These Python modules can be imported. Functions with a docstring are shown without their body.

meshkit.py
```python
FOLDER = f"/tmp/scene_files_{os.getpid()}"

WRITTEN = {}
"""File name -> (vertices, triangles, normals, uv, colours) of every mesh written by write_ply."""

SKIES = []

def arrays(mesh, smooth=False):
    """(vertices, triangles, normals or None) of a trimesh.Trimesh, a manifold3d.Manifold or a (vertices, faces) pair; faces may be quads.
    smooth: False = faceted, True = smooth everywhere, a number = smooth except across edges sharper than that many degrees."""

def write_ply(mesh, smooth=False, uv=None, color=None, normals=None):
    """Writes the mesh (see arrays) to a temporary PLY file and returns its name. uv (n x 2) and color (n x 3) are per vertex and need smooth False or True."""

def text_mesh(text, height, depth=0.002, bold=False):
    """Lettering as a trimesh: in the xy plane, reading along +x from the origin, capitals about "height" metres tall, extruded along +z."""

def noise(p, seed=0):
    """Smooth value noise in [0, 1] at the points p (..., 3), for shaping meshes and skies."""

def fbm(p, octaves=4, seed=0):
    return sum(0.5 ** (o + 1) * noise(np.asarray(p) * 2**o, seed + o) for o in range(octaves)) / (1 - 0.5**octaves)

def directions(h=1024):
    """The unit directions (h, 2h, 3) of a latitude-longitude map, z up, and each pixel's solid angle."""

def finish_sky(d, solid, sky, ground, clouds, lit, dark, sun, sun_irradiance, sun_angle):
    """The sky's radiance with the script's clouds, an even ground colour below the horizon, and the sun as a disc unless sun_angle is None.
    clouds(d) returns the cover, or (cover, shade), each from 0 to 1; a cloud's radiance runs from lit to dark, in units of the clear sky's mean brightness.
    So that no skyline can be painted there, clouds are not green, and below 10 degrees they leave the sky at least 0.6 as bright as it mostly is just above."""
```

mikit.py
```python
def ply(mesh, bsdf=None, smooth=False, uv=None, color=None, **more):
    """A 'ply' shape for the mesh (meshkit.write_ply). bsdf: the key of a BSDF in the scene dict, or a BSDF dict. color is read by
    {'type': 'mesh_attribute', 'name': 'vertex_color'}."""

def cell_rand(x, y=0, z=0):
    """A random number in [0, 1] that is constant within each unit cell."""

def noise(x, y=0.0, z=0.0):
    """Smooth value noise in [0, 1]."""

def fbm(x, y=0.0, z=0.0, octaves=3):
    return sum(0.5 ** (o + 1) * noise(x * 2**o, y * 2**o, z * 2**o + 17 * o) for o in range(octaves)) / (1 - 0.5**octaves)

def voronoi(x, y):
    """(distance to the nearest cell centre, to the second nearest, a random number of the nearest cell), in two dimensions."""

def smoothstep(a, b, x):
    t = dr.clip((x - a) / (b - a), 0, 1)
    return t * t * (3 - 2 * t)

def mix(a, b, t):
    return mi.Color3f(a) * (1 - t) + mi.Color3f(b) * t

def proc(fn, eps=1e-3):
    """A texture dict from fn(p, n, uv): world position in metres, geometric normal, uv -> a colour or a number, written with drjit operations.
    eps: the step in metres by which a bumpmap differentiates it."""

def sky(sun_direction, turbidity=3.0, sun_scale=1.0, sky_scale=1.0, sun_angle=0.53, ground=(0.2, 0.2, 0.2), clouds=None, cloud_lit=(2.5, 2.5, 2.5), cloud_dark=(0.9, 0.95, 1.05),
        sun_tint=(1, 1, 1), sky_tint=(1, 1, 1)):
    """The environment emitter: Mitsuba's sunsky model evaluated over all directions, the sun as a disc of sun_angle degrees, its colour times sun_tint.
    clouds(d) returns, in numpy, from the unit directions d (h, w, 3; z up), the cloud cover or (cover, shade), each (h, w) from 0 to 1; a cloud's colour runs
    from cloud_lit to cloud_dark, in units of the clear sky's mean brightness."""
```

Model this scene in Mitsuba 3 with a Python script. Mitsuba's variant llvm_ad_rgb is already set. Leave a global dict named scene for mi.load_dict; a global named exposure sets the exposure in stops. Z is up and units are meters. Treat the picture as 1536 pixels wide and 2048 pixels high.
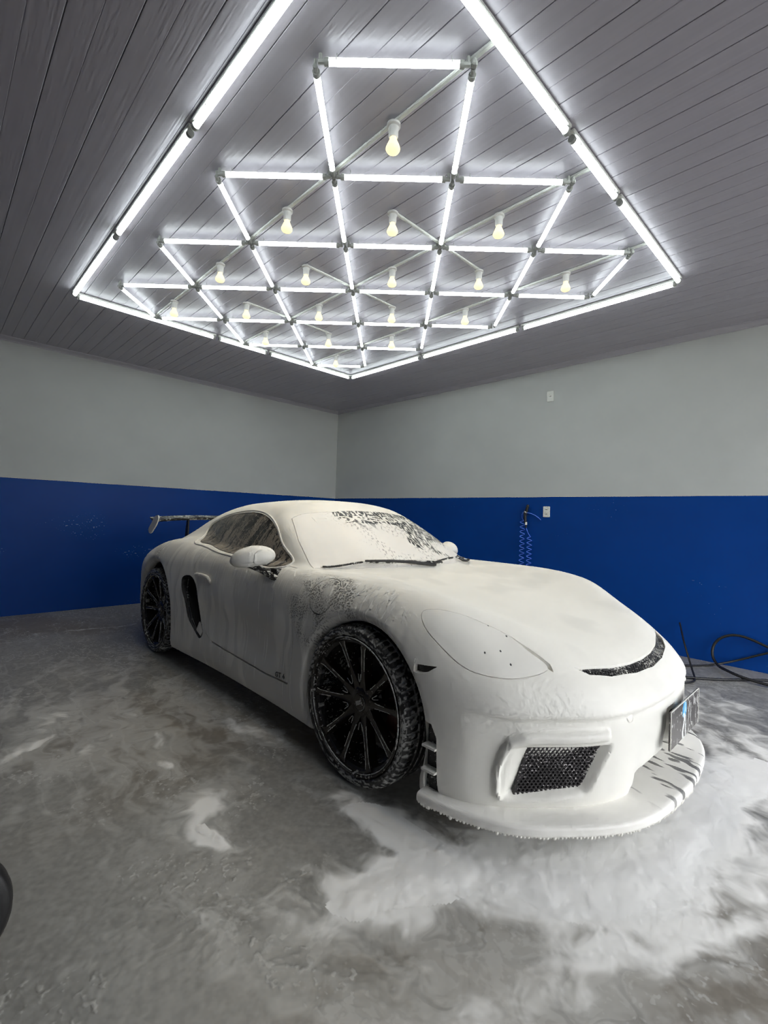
import math, random
import numpy as np, trimesh, shapely, shapely.geometry as sg
import manifold3d as m3
import drjit as dr, mitsuba as mi
import mikit, meshkit
from mikit import noise, fbm, voronoi, smoothstep, mix, proc
from scipy.interpolate import PchipInterpolator as Pch, CubicSpline as CS
from scipy.ndimage import map_coordinates
from scipy.spatial import cKDTree
T = mi.ScalarTransform4f
scene, labels = {}, {}
random.seed(7); rng = np.random.default_rng(7)

# ------------------------------------------------------------------ camera, daylight, exposure
EYE = np.array([0, 0, 1.15869])
CAM_R = np.array([[0.71601282, 0.03052965, 0.69741923], [-0.69729837, -0.0162001, 0.7165979], [0.03317575, -0.99940257, 0.0096888]])
scene['camera'] = {'type': 'perspective', 'fov': math.degrees(2 * math.atan(768 / 940.682)), 'fov_axis': 'x', 'near_clip': 0.05, 'far_clip': 200.0,
                   'to_world': T().look_at(origin=EYE.tolist(), target=(EYE + CAM_R[:, 2]).tolist(), up=(-CAM_R[:, 1]).tolist())}
scene['sky'] = mikit.sky(sun_direction=(0.6, 0.55, 0.7), turbidity=4.0, sun_scale=0.0, sky_scale=26.5, ground=(0.25, 0.25, 0.24),
                         sky_tint=(1.03, 1.0, .95), clouds=lambda d: np.full(d.shape[:2], 0.85), cloud_lit=(1.28, 1.25, 1.19), cloud_dark=(1.0, 1.02, 1.06))
TUBE_L, BULB_L, BEAM = 6.2, .95, .25          # radiance of the LED tubes and of the bulbs, intensity of a bulb's beam
exposure = 0.40

# ------------------------------------------------------------------ helpers
def numbered(key):
    if key not in used: used[key] = 0; return key
    used[key] += 1; return numbered(f'{key}_{used[key]:03d}')
used = {}
def obj(name, mesh, mat, parent=None, smooth=False, **more):
    key = numbered((parent + '__' if parent else '') + name)
    scene[key] = mikit.ply(mesh, mat, smooth=smooth, **more)
    return key
def put(name, shape, parent=None):
    key = numbered((parent + '__' if parent else '') + name); scene[key] = dict(shape); return key
def thing(name, label, cat, group=None):
    key = numbered(name); labels[key] = {'label': label, 'category': cat}
    if group: labels[key]['group'] = group
    return key
def tag(key, label, cat=None, group=None, kind=None):
    labels[key] = {'label': label}
    if cat: labels[key]['category'] = cat
    if group: labels[key]['group'] = group
    if kind: labels[key]['kind'] = kind
    return key
def struct(name, mesh, mat, label, **k):
    key = obj(name, mesh, mat, **k); labels[key] = {'label': label, 'kind': 'structure'}; return key
def part_label(key, label): labels[key] = {'label': label}; return key
def box(x0, x1, y0, y1, z0, z1):
    return trimesh.creation.box(bounds=[[min(x0, x1), min(y0, y1), min(z0, z1)], [max(x0, x1), max(y0, y1), max(z0, z1)]])
def cat(ms): return trimesh.util.concatenate(ms)
def tm(M):
    q = M.to_mesh(); return trimesh.Trimesh(np.array(q.vert_properties[:, :3]), np.array(q.tri_verts), process=False)
def mani(m): return m3.Manifold(m3.Mesh(np.asarray(m.vertices, np.float32), np.asarray(m.faces, np.uint32)))
def bevel_box(sx, sy, sz, b):
    pts = [[i * (sx / 2 - b * (k != 0)), j * (sy / 2 - b * (k != 1)), l * (sz / 2 - b * (k != 2))] for k in range(3) for i in (-1, 1) for j in (-1, 1) for l in (-1, 1)]
    return trimesh.convex.convex_hull(np.array(pts))
def lathe(prof, n=48, axis='z', closed=False):
    p = np.array(prof, float); a = np.arange(n) * 2 * np.pi / n
    V = np.stack([p[:, None, 0] * np.cos(a), p[:, None, 0] * np.sin(a), np.broadcast_to(p[:, None, 1], (len(p), n))], -1).reshape(-1, 3)
    i, j = np.meshgrid(np.arange(len(p) - (0 if closed else 1)), np.arange(n), indexing='ij'); i2 = (i + 1) % len(p)
    q = np.stack([i * n + j, i * n + (j + 1) % n, i2 * n + (j + 1) % n, i2 * n + j], -1).reshape(-1, 4)
    F = np.vstack([q[:, [0, 1, 2]], q[:, [0, 2, 3]]])
    m = trimesh.Trimesh(V, F, process=False)
    if not closed and (V[F[:, 0]] * np.cross(V[F[:, 1]], V[F[:, 2]])).sum() < 0: m.invert()
    if axis == 'y': m.apply_transform(np.array([[1, 0, 0, 0], [0, 0, 1, 0], [0, -1, 0, 0], [0, 0, 0, 1.0]]))   # z -> y
    return m
def spline(pts, n):
    p = np.array(pts, float); t = np.r_[0, np.cumsum(np.linalg.norm(np.diff(p, axis=0), axis=1))]
    return CS(t, p)(np.linspace(0, t[-1], n))
def tube(pts, r, sides=8, caps=True):
    p = np.asarray(pts, float); n = len(p); t = np.gradient(p, axis=0); t /= np.linalg.norm(t, axis=1, keepdims=True) + 1e-12
    a = np.cross(t[0], [0, 0, 1.0] if abs(t[0, 2]) < .9 else [1.0, 0, 0]); a /= np.linalg.norm(a); A = [a]
    for k in range(1, n):
        a = A[-1] - t[k] * (A[-1] @ t[k]); A.append(a / np.linalg.norm(a))
    A = np.array(A); B = np.cross(t, A); ang = np.arange(sides) * 2 * np.pi / sides
    r = np.broadcast_to(r, (n,))
    V = (p[:, None] + r[:, None, None] * (np.cos(ang)[None, :, None] * A[:, None] + np.sin(ang)[None, :, None] * B[:, None])).reshape(-1, 3)
    i, j = np.meshgrid(np.arange(n - 1), np.arange(sides), indexing='ij')
    q = np.stack([i * sides + j, i * sides + (j + 1) % sides, (i + 1) * sides + (j + 1) % sides, (i + 1) * sides + j], -1).reshape(-1, 4)
    F = [np.vstack([q[:, [0, 1, 2]], q[:, [0, 2, 3]]])]
    if caps:
        V = np.vstack([V, p[[0, -1]]]); k = np.arange(sides)
        F += [np.stack([np.full(sides, len(V) - 2), (k + 1) % sides, k], 1), np.stack([np.full(sides, len(V) - 1), (n - 1) * sides + k, (n - 1) * sides + (k + 1) % sides], 1)]
    return trimesh.Trimesh(V, np.vstack(F), process=False)
def frame_mesh(m, o, ex, ey, ez):
    m = m.copy(); m.vertices = np.asarray(o) + m.vertices @ np.array([ex, ey, ez], float); return m
def ordinal(n): return {1: 'first', 2: 'second', 3: 'third', 4: 'fourth', 5: 'fifth', 6: 'sixth', 7: 'seventh'}[n]

# ------------------------------------------------------------------ materials
def rgb(*c): return {'type': 'rgb', 'value': list(c)}
def plain(name, c, rough=.5, metal=0., **k):
    scene[name] = {'type': 'twosided', 'b': {'type': 'principled', 'base_color': rgb(*c), 'roughness': rough, 'metallic': metal, **k}}; return name
CX, CY, CA = 2.2015113, 2.7798489, -1.575
CC, CS_ = math.cos(CA), math.sin(CA)
CAR = T().translate([CX, CY, 0]).rotate([0, 0, 1], math.degrees(CA))
def carp(p):
    x, y = p.x - CX, p.y - CY
    return CC * x + CS_ * y, -CS_ * x + CC * y, p.z
def bumped(name, colour, bump, scale, rough, eps=1.5e-3, **k):
    base = {'type': 'principled', 'base_color': proc(colour) if callable(colour) else rgb(*colour), 'roughness': proc(rough) if callable(rough) else rough, **k}
    if bump is not None: base = {'type': 'bumpmap', 't': proc(bump, eps=eps), 'scale': scale, 'b': base}
    scene[name] = {'type': 'twosided', 'b': base}; return name

BLUE_TOP = 1.4312
def wall_colour(p, n, uv):
    e = p.z + .004 * (fbm(p.x * 6 + p.y * 6, p.z * 2, 3.) - .5)
    m = .92 + .16 * fbm(p.x * 2.3, p.y * 2.3, p.z * 2.3, octaves=3)
    sp = smoothstep(.86, .90, noise(p.x * 70, p.y * 70, p.z * 70)) * smoothstep(.68, .80, noise(p.x * 2.2, p.y * 2.2, p.z * 3.1))
    blue = mix(mi.Color3f(.002, .044, .235) * m, (.35, .45, .6), sp * .55)
    return dr.select(e < BLUE_TOP, blue, mi.Color3f(.50, .515, .50) * m)
def wall_bump(p, n, uv): return fbm(p.x * 30, p.y * 30, p.z * 30, octaves=2)
def wall_rough(p, n, uv): return dr.select(p.z < BLUE_TOP, .42, .75)
bumped('m_wall', wall_colour, wall_bump, .0012, wall_rough, eps=4e-3, specular=.15)
def plank_colour(p, n, uv):
    g = fbm(p.x * 90, p.y * 2.5, 1.3, octaves=3)
    return mi.Color3f(.33, .315, .35) * (.93 + .14 * g)
bumped('m_plank', plank_colour, lambda p, n, uv: fbm(p.x * 160, p.y * 5, 2., octaves=2), .0012, .38, eps=2e-3)
plain('m_trim', (.36, .35, .38), .45)
plain('m_white', (.62, .62, .60), .45)
plain('m_conduit', (.60, .62, .58), .4)
plain('m_greyplastic', (.30, .31, .29), .4)
plain('m_metal', (.45, .44, .42), .3, 1.0)
plain('m_black', (.012, .012, .013), .42)
plain('m_blackgloss', (.012, .012, .013), .18)
plain('m_liner', (.032, .032, .033), .6)
plain('m_bluehose', (.10, .22, .78), .3)
plain('m_outlet', (.70, .71, .66), .4)
plain('m_hole', (.02, .02, .02), .6)
plain('m_road', (.36, .355, .34), .8)
plain('m_facade', (.5, .48, .45), .8)

# floor: worn concrete under a film of water and foam; the foam lies where the photograph shows it
PATCH = [(1.55, .72, .42, .26, -.5, 1.1), (1.05, 1.02, .26, .14, -.35, 1.0), (2.05, .50, .55, .20, -.1, 1.1), (1.27, 1.30, .10, .30, .15, .95), (2.62, .62, .22, .30, .2, .75),
         (.83, 1.80, .12, .10, .9, .85), (.76, 1.62, .045, .10, .1, .95), (1.27, 2.33, .09, .34, .12, .62), (.36, 2.76, .07, .26, -.9, .62), (.50, 3.06, .07, .22, -.7, .62), (.60, 2.60, .07, .18, -.9, .55), (.86, 2.50, .07, .16, .1, .62), (.84, 2.16, .05, .10, .2, .55),
         (.88, 2.90, .05, .16, .3, .62), (1.24, 3.95, .10, .30, .1, .40), (1.25, 5.12, .30, .035, -.1, .55), (1.2, 3.2, .1, .3, 0, .42), (3.0, .35, .35, .30, .2, .42), (3.3, .9, .4, .45, .3, .42), (3.9, .7, .5, .35, 0, .36),
         (1.75, .20, .7, .16, -.35, .34), (1.0, .62, .4, .12, -.5, .36), (.62, 1.30, .12, .25, .7, .30), (2.6, .15, .6, .2, .0, .34), (3.6, .2, .7, .3, 0, .3)]
def blob_field(x, y, ex):
    s = 0
    for (a, b, rx, ry, an, amp) in PATCH:
        c, sn = math.cos(an), math.sin(an); u, v = (x - a) * c + (y - b) * sn, -(x - a) * sn + (y - b) * c
        s = s + amp * ex(-((u / rx) * (u / rx) + (v / ry) * (v / ry)))
    return s
def floor_masks(p):
    wx = p.x + .16 * (fbm(p.x * 3.1, p.y * 3.1, 1.7) - .5) + .05 * (noise(p.x * 13, p.y * 13, 4.) - .5)
    wy = p.y + .16 * (fbm(p.x * 3.1, p.y * 3.1, 9.2) - .5) + .05 * (noise(p.x * 13, p.y * 13, 8.) - .5)
    B = blob_field(wx, wy, dr.exp)
    dx, dy = wx - 2.2, wy - 2.1
    rad = dr.sqrt(dx * dx + dy * dy * .55); th = dr.atan2(dy, dx)
    st = fbm(rad * 17 + 1.5 * noise(p.x * 4, p.y * 4, 2.), th * 5.5, 3.1, octaves=3)           # streaks that ran round the car
    fine = fbm(wx * 17, wy * 17, 5.3, octaves=3)
    F = B + .55 * (st - .5) + .55 * (fine - .5)
    thick = smoothstep(.40, .80, F)
    ridge = 1 - dr.abs(2 * fbm(wx * 9, wy * 9, 7.7, octaves=3) - 1)
    broad = .30 * dr.exp(-(dr.square((p.x - .75) / .55) + dr.square((p.y - 2.75) / 1.0))) + .22 * dr.exp(-(dr.square((p.x - 1.1) / .5) + dr.square((p.y - .55) / .5)))
    film = smoothstep(.54, .80, st * .45 + fine * .45 + .55 * dr.minimum(B, .5) + broad) * .60
    flecks = smoothstep(.64, .80, .6 * noise(p.x * 70, p.y * 52, 1.) + .4 * noise(p.x * 130, p.y * 130, 2.)) * smoothstep(.52, .66, fbm(p.x * 4, p.y * 4, 6., octaves=3)) * .55
    zone = smoothstep(.42, .60, fbm(p.x * 1.7 + 2, p.y * 1.7, 11., octaves=2))
    crack = smoothstep(.47, .63, .6 * fbm(wx * 44, wy * 44, 12., octaves=3) + .4 * fbm(p.x * 11, p.y * 11, 13., octaves=2))
    film = film + crack * (zone * .06 + .34 * smoothstep(.04, .25, B) * (.4 + .6 * zone))
    flow = 1 - dr.abs(2 * fbm(wx * 11 + .8 * noise(p.x * 3, p.y * 3, 3.), wy * 2.6, 14., octaves=3) - 1)
    film = film + smoothstep(.90, .985, flow) * smoothstep(1.55, 1.2, p.x) * smoothstep(1.7, 2.4, p.y) * .17
    veins = smoothstep(.90, .97, ridge) * smoothstep(.15, .4, B) * .25
    return thick, dr.clip(film + flecks, 0, .75), veins
def floor_colour(p, n, uv):
    thick, film, veins = floor_masks(p)
    m = fbm(p.x * 2.1, p.y * 2.1, 2., octaves=4); g = fbm(p.x * 60, p.y * 60, 3., octaves=2)
    conc = mix((.175, .174, .165), (.255, .252, .239), m) * (.85 + .3 * g)
    conc = mix(conc, (.15, .122, .090), smoothstep(.5, .8, fbm(p.x * 1.3 + 4, p.y * 1.3, 8., octaves=2)) * .55)
    c = mix(conc, (.42, .42, .405), film)
    c = mix(c, (.09, .088, .084), veins * (1 - thick))
    return mix(c, (.74, .74, .73), thick)
def floor_bump(p, n, uv):
    thick, film, veins = floor_masks(p)
    return thick * .6 + film * .4 + .25 * fbm(p.x * 45, p.y * 45, 3., octaves=2)
def floor_rough(p, n, uv):
    thick, film, veins = floor_masks(p)
    return .24 + .20 * fbm(p.x * 3, p.y * 3, 5.) + .3 * thick
bumped('m_floor', floor_colour, floor_bump, .006, floor_rough, eps=3e-3, specular=.5)
def puddle_colour(p, n, uv): return mi.Color3f(.76, .76, .75) * (.96 + .06 * fbm(p.x * 20, p.y * 20, 1.))
bumped('m_puddle', puddle_colour, lambda p, n, uv: fbm(p.x * 35, p.y * 35, p.z * 9, octaves=3), .003, .5, eps=3e-3)

# foam on the car
def foam_runs(x, y, z):
    q = noise(x * 120 + 1.2 * noise(x * 9, y * 9, z * 14), y * 40, z * 2.6)
    drip = smoothstep(.66, .78, q) * smoothstep(.36, .55, noise(x * 6, y * 6, z * 5)) * smoothstep(1.66, 1.5, x) * smoothstep(-.70, -.76, y)
    return drip
def speckle(x, y, z):
    d1, d2, _ = voronoi(x * 85 + 2 * noise(x * 30, z * 30, 1.), z * 85 + y * 40)
    area = smoothstep(.95, .25, dr.sqrt(dr.square((x - .98) / .34) + dr.square((z - .70) / .24))) * smoothstep(-.70, -.76, y)
    a2 = smoothstep(.35, .0, dr.sqrt(dr.square((x + 1.25) / .3) + dr.square((z - .82) / .14))) * smoothstep(-.70, -.76, y)
    edge = smoothstep(.30, .62, fbm(x * 13, y * 9, z * 13, octaves=3))
    return smoothstep(.40, .2, d1) * dr.minimum(area * 2.6 + a2 * 1.2, 1) * edge
def foam_colour(p, n, uv):
    x, y, z = carp(p)
    c = mi.Color3f(.765, .755, .705) * (.95 + .08 * fbm(x * 5, y * 5, z * 5, octaves=3))
    c = mix(c, (.46, .46, .44), smoothstep(.5, .7, fbm(x * 4.3, y * 4.3, z * 2.4, octaves=3)) * .22)     # patches where the foam is thin
    flank_grey = smoothstep(.40, .52, .55 * fbm(x * 2.6, y * 2.6, z * 2.0, octaves=2) + .45 * noise(x * 26 + 2 * noise(x * 7, y * 7, z * 7), y * 9, z * 2.2)) * smoothstep(-.745, -.785, y + .03 * noise(x * 11, 1., 4.)) * smoothstep(1.70, 1.55, x)
    c = mix(c, (.50, .50, .48), flank_grey * .55)                       # right flank mixed greyer in ragged upright streaks
    c = mix(c, (.80, .795, .755), foam_runs(x, y, z) * .85)
    sp = speckle(x, y, z)
    return mix(c, (.16, .155, .14), sp * .75)
def foam_bump(p, n, uv):
    x, y, z = carp(p)
    return .085 * fbm(x * 70, y * 70, z * 50, octaves=2) + .05 * noise(x * 170, y * 170, z * 150) + .35 * foam_runs(x, y, z) - .5 * speckle(x, y, z)
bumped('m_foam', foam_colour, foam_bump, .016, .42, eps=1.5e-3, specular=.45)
def lens_colour(p, n, uv):
    x, y, z = carp(p)
    d1, d2, w = voronoi(x * 22, y * 22)
    spot = smoothstep(.10, .05, d1) * smoothstep(.7, .75, w)
    return mix(mi.Color3f(.755, .748, .705), (.05, .05, .05), spot)
bumped('m_lens', lens_colour, lambda p, n, uv: fbm(p.x * 14, p.y * 14, p.z * 14, octaves=2), .004, .32, specular=.5)
def ws_colour(p, n, uv):
    x, y, z = carp(p)
    s = y + .35 * (z - 1.0)
    d1, d2, w = voronoi(y * 62 + 1.5 * noise(y * 40, z * 40, 2.), z * 52 - y * 20)
    dens = 1.15 * smoothstep(1.106, 1.122, z + .012 * (noise(y * 25, 1., 3.) - .5)) * smoothstep(-.34, -.20, y)
    dens = dens + 1.05 * smoothstep(.10, .40, y + .55 * (z - 1.0) + .12 * (fbm(y * 9, z * 9, 4.) - .5)) * smoothstep(.93, 1.02, z)
    dens = dens + .75 * smoothstep(.60, .74, fbm(y * 7 + 1.3, z * 11, 5., octaves=3)) * smoothstep(-.4, .1, y)
    dens = dens + .38 * smoothstep(.44, .62, fbm(y * 5 + 3, z * 8, 7., octaves=2)) * smoothstep(-.45, -.2, y)
    spots = smoothstep(.56, .40, d1 + .46 * (1 - dr.clip(dens, 0, 1)))
    runs = smoothstep(.62, .70, noise(y * 46 + 6 * z, z * 5, 2.)) * smoothstep(1.06, 1.12, z) * smoothstep(1.135, 1.12, z) * smoothstep(-.32, -.15, y)
    c = mi.Color3f(.75, .735, .70) * (.95 + .08 * fbm(y * 6, z * 6, 2.))
    return mix(c, (.02, .021, .022), dr.clip(spots * dr.minimum(dens * 1.6, 1) + .75 * runs, 0, 1))
bumped('m_windshield', ws_colour, lambda p, n, uv: fbm(p.x * 60, p.y * 60, p.z * 60, octaves=2), .003, .28, specular=.5)
def win_colour(p, n, uv):
    x, y, z = carp(p)
    u = x - .42 * z                                              # streaks lean the way the foam ran down the pane
    st = .45 * fbm(u * 120, z * 17, 3., octaves=3) + .30 * noise(u * 34, z * 8, 5.) + .25 * noise(x * 150, z * 120, 7.)
    low = smoothstep(1.15, .90, z + .12 * (noise(u * 14, z * 4, 1.) - .5))
    m = smoothstep(.45, .58, st + .15 * low - .06)
    fl = smoothstep(.80, .86, noise(x * 120, y * 60, z * 120))
    c = mix((.010, .009, .008), (.215, .185, .150), m)
    return mix(c, (.45, .42, .36), fl * .8)
bumped('m_window', win_colour, lambda p, n, uv: noise((p.x + p.y) * 60, p.z * 14, 3.), .002, .22, specular=.5)
def speck(scale, amount):
    def fn(p, n, uv):
        x, y, z = carp(p)
        a = noise(x * scale, y * scale, z * scale); b = noise(x * scale * 2.7 + 9, y * scale * 2.7, z * scale * 2.7); big = fbm(x * 9, y * 9, z * 9, octaves=2)
        return smoothstep(amount, amount + .07, .5 * a + .35 * b + .42 * (big - .35))
    return fn
def foamy(name, dark, light, scale, amount, rough, **k):
    f = speck(scale, amount)
    bumped(name, lambda p, n, uv: mix(mi.Color3f(*dark), light, f(p, n, uv)), lambda p, n, uv: f(p, n, uv), .003, rough, eps=1.2e-3, **k)
scene['m_tread'] = {'type': 'twosided', 'b': {'type': 'principled', 'base_color': {'type': 'mesh_attribute', 'name': 'vertex_color'}, 'roughness': .42}}
def splitter_colour(p, n, uv):
    x, y, z = carp(p)
    w = x + .35 * y + .03 * noise(x * 9, y * 9, 1.)
    slit = smoothstep(.60, .68, noise(y * 34 + x * 12, (x - y * .4) * 7, 3.) * .7 + .3 * noise(y * 80, x * 20, 5.)) * smoothstep(-.30, -.05, y + .1 * noise(x * 12, y * 12, 7.))
    rare = smoothstep(.86, .9, noise(y * 60, x * 9, 9.)) * smoothstep(.6, .7, noise(y * 5, x * 5, 2.))
    c = mi.Color3f(.765, .755, .715) * (.95 + .08 * fbm(x * 9, y * 9, z * 9))
    return mix(c, (.07, .07, .07), dr.clip(slit + rare, 0, 1) * .85)
bumped('m_splitter', splitter_colour, lambda p, n, uv: fbm(p.x * 40, p.y * 40, p.z * 60, octaves=3), .004, .4, eps=1.5e-3, specular=.45)
foamy('m_tire', (.010, .010, .010), (.34, .345, .33), 75, .545, .45)
foamy('m_sidewall', (.012, .012, .012), (.42, .42, .40), 55, .50, .45)
foamy('m_rim', (.016, .012, .009), (.40, .38, .35), 95, .70, .22, specular=.5)
foamy('m_rimlip', (.016, .014, .012), (.42, .41, .39), 80, .60, .25)
foamy('m_darkplastic', (.012, .012, .012), (.55, .55, .53), 110, .60, .35)
foamy('m_grille', (.012, .012, .013), (.60, .59, .56), 190, .55, .4)
foamy('m_mesh', (.016, .014, .016), (.50, .47, .48), 170, .56, .35)
foamy('m_wing', (.012, .012, .013), (.55, .56, .53), 60, .50, .3)
foamy('m_arm', (.015, .015, .015), (.60, .60, .57), 60, .53, .3)
bumped('m_letters', (.74, .735, .70), lambda p, n, uv: fbm(p.x * 60, p.y * 60, p.z * 60, octaves=2), .002, .35)
plain('m_bead', (.60, .59, .56), .35)
plain('m_disc', (.06, .055, .05), .4, .6)
plain('m_caliper', (.06, .012, .008), .4)
def plate_colour(p, n, uv):
    x, y, z = carp(p)
    st = .6 * smoothstep(.68, .76, noise(y * 130, z * 30, 3.)) * smoothstep(.04, .20, y + .05 * noise(z * 30, 1., 2.)) + smoothstep(.80, .86, noise(y * 90, z * 60, 8.)) * .7
    c = mix(mi.Color3f(.060, .055, .054), (.52, .52, .51), dr.clip(st, 0, 1) * .9)
    bl = smoothstep(.030, .024, dr.sqrt(dr.square((y - .075) * .9) + dr.square((z - .405) * .8)))
    ring = smoothstep(.35, .6, noise(y * 90, z * 70, 5.))
    c = mix(c, mix((.05, .30, .62), (.35, .60, .78), ring), bl)
    dp = smoothstep(.011, .007, dr.abs(y - .065 - .012 * dr.sin(z * 55))) * smoothstep(.395, .385, z) + smoothstep(.006, .004, dr.abs(y - .095)) * smoothstep(.385, .375, z) * .8
    return mix(c, (.68, .72, .72), dr.clip(dp, 0, 1))
bumped('m_plate', plate_colour, None, 0, .25, specular=.5)
plain('m_wood', (.3, .3, .3), .5)

# ------------------------------------------------------------------ the room
XW, YW, CE = 4.8761, 6.1842, 2.876
X0, Y0 = -5.2, -1.5
struct('wall_right', box(XW, XW + .15, Y0 - .15, YW + .15, 0, CE + .1), 'm_wall', 'right hand wall, blue below and pale grey above, behind the car')
struct('wall_left', box(X0 - .15, XW, YW, YW + .15, 0, CE + .1), 'm_wall', 'left hand wall, blue below and pale grey above, behind the rear wing')
struct('wall_rear', box(X0 - .15, X0, Y0 - .15, YW, 0, CE + .1), 'm_wall', 'wall at the side of the room behind the camera')
DOOR_X0, DOOR_X1, DOOR_Z = 0.9, 4.6, 2.70
struct('wall_front', cat([box(X0, DOOR_X0, Y0 - .15, Y0, 0, CE + .1), box(DOOR_X1, XW, Y0 - .15, Y0, 0, CE + .1), box(DOOR_X0, DOOR_X1, Y0 - .15, Y0, DOOR_Z, CE + .1)]), 'm_wall', 'front wall with the open garage doorway that the car faces')
struct('floor', box(X0, XW, Y0 - .15, YW, -.12, 0), 'm_floor', 'wet grey concrete floor streaked with foam')
struct('ceiling', box(X0, XW, Y0, YW, CE + .012, CE + .1), 'm_plank', 'ceiling of purple grey plastic boards')
prof = [(.0005, .012), (.0005, .001), (.002, 0), (.0895, 0), (.0915, .0022), (.0935, 0), (.186, 0), (.1875, .001), (.1875, .006), (.1925, .006), (.1925, .012)]
PW = .1905
plank_poly = sg.Polygon([(min(x, PW - .0005), z) for x, z in prof])
plank = trimesh.creation.extrude_polygon(plank_poly, YW - Y0 - .004, engine='earcut')
plank.vertices = np.stack([plank.vertices[:, 0], YW - .002 - plank.vertices[:, 2], CE + plank.vertices[:, 1]], 1)
plank.invert()
pl = mikit.ply(plank, 'm_plank')
k0 = int(np.floor((X0 - .292) / PW)) + 1
for k in range(k0, 40):
    x = .292 + PW * k
    if x + PW > XW: break
    put('plank', {**pl, 'to_world': T().translate([x, 0, 0])}, 'ceiling')
x = .292 + PW * k
obj('plank', box(x + .0005, XW - .001, Y0 + .002, YW - .002, CE, CE + .012), 'm_plank', 'ceiling')
cove = sg.Polygon([(0, 0), (.045, 0), (.045, -.010), (.034, -.016), (.014, -.034), (.010, -.046), (0, -.046)])
def trim(n, L): 
    m = trimesh.creation.extrude_polygon(cove, L, engine='earcut'); return m
t1 = trim(1, YW - Y0); t1.vertices = np.stack([XW - t1.vertices[:, 0], Y0 + t1.vertices[:, 2], CE + t1.vertices[:, 1]], 1); t1.fix_normals()
struct('trim_1', t1, 'm_trim', 'plastic cove strip along the top of the right wall')
t2 = trim(2, XW - X0); t2.vertices = np.stack([X0 + t2.vertices[:, 2], YW - t2.vertices[:, 0], CE + t2.vertices[:, 1]], 1); t2.fix_normals()
struct('trim_2', t2, 'm_trim', 'plastic cove strip along the top of the left wall')
# outside the doorway
struct('driveway', box(-14, 18, -30, Y0 - .15, -.14, -.02), 'm_road', 'driveway outside the open garage doorway')

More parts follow.
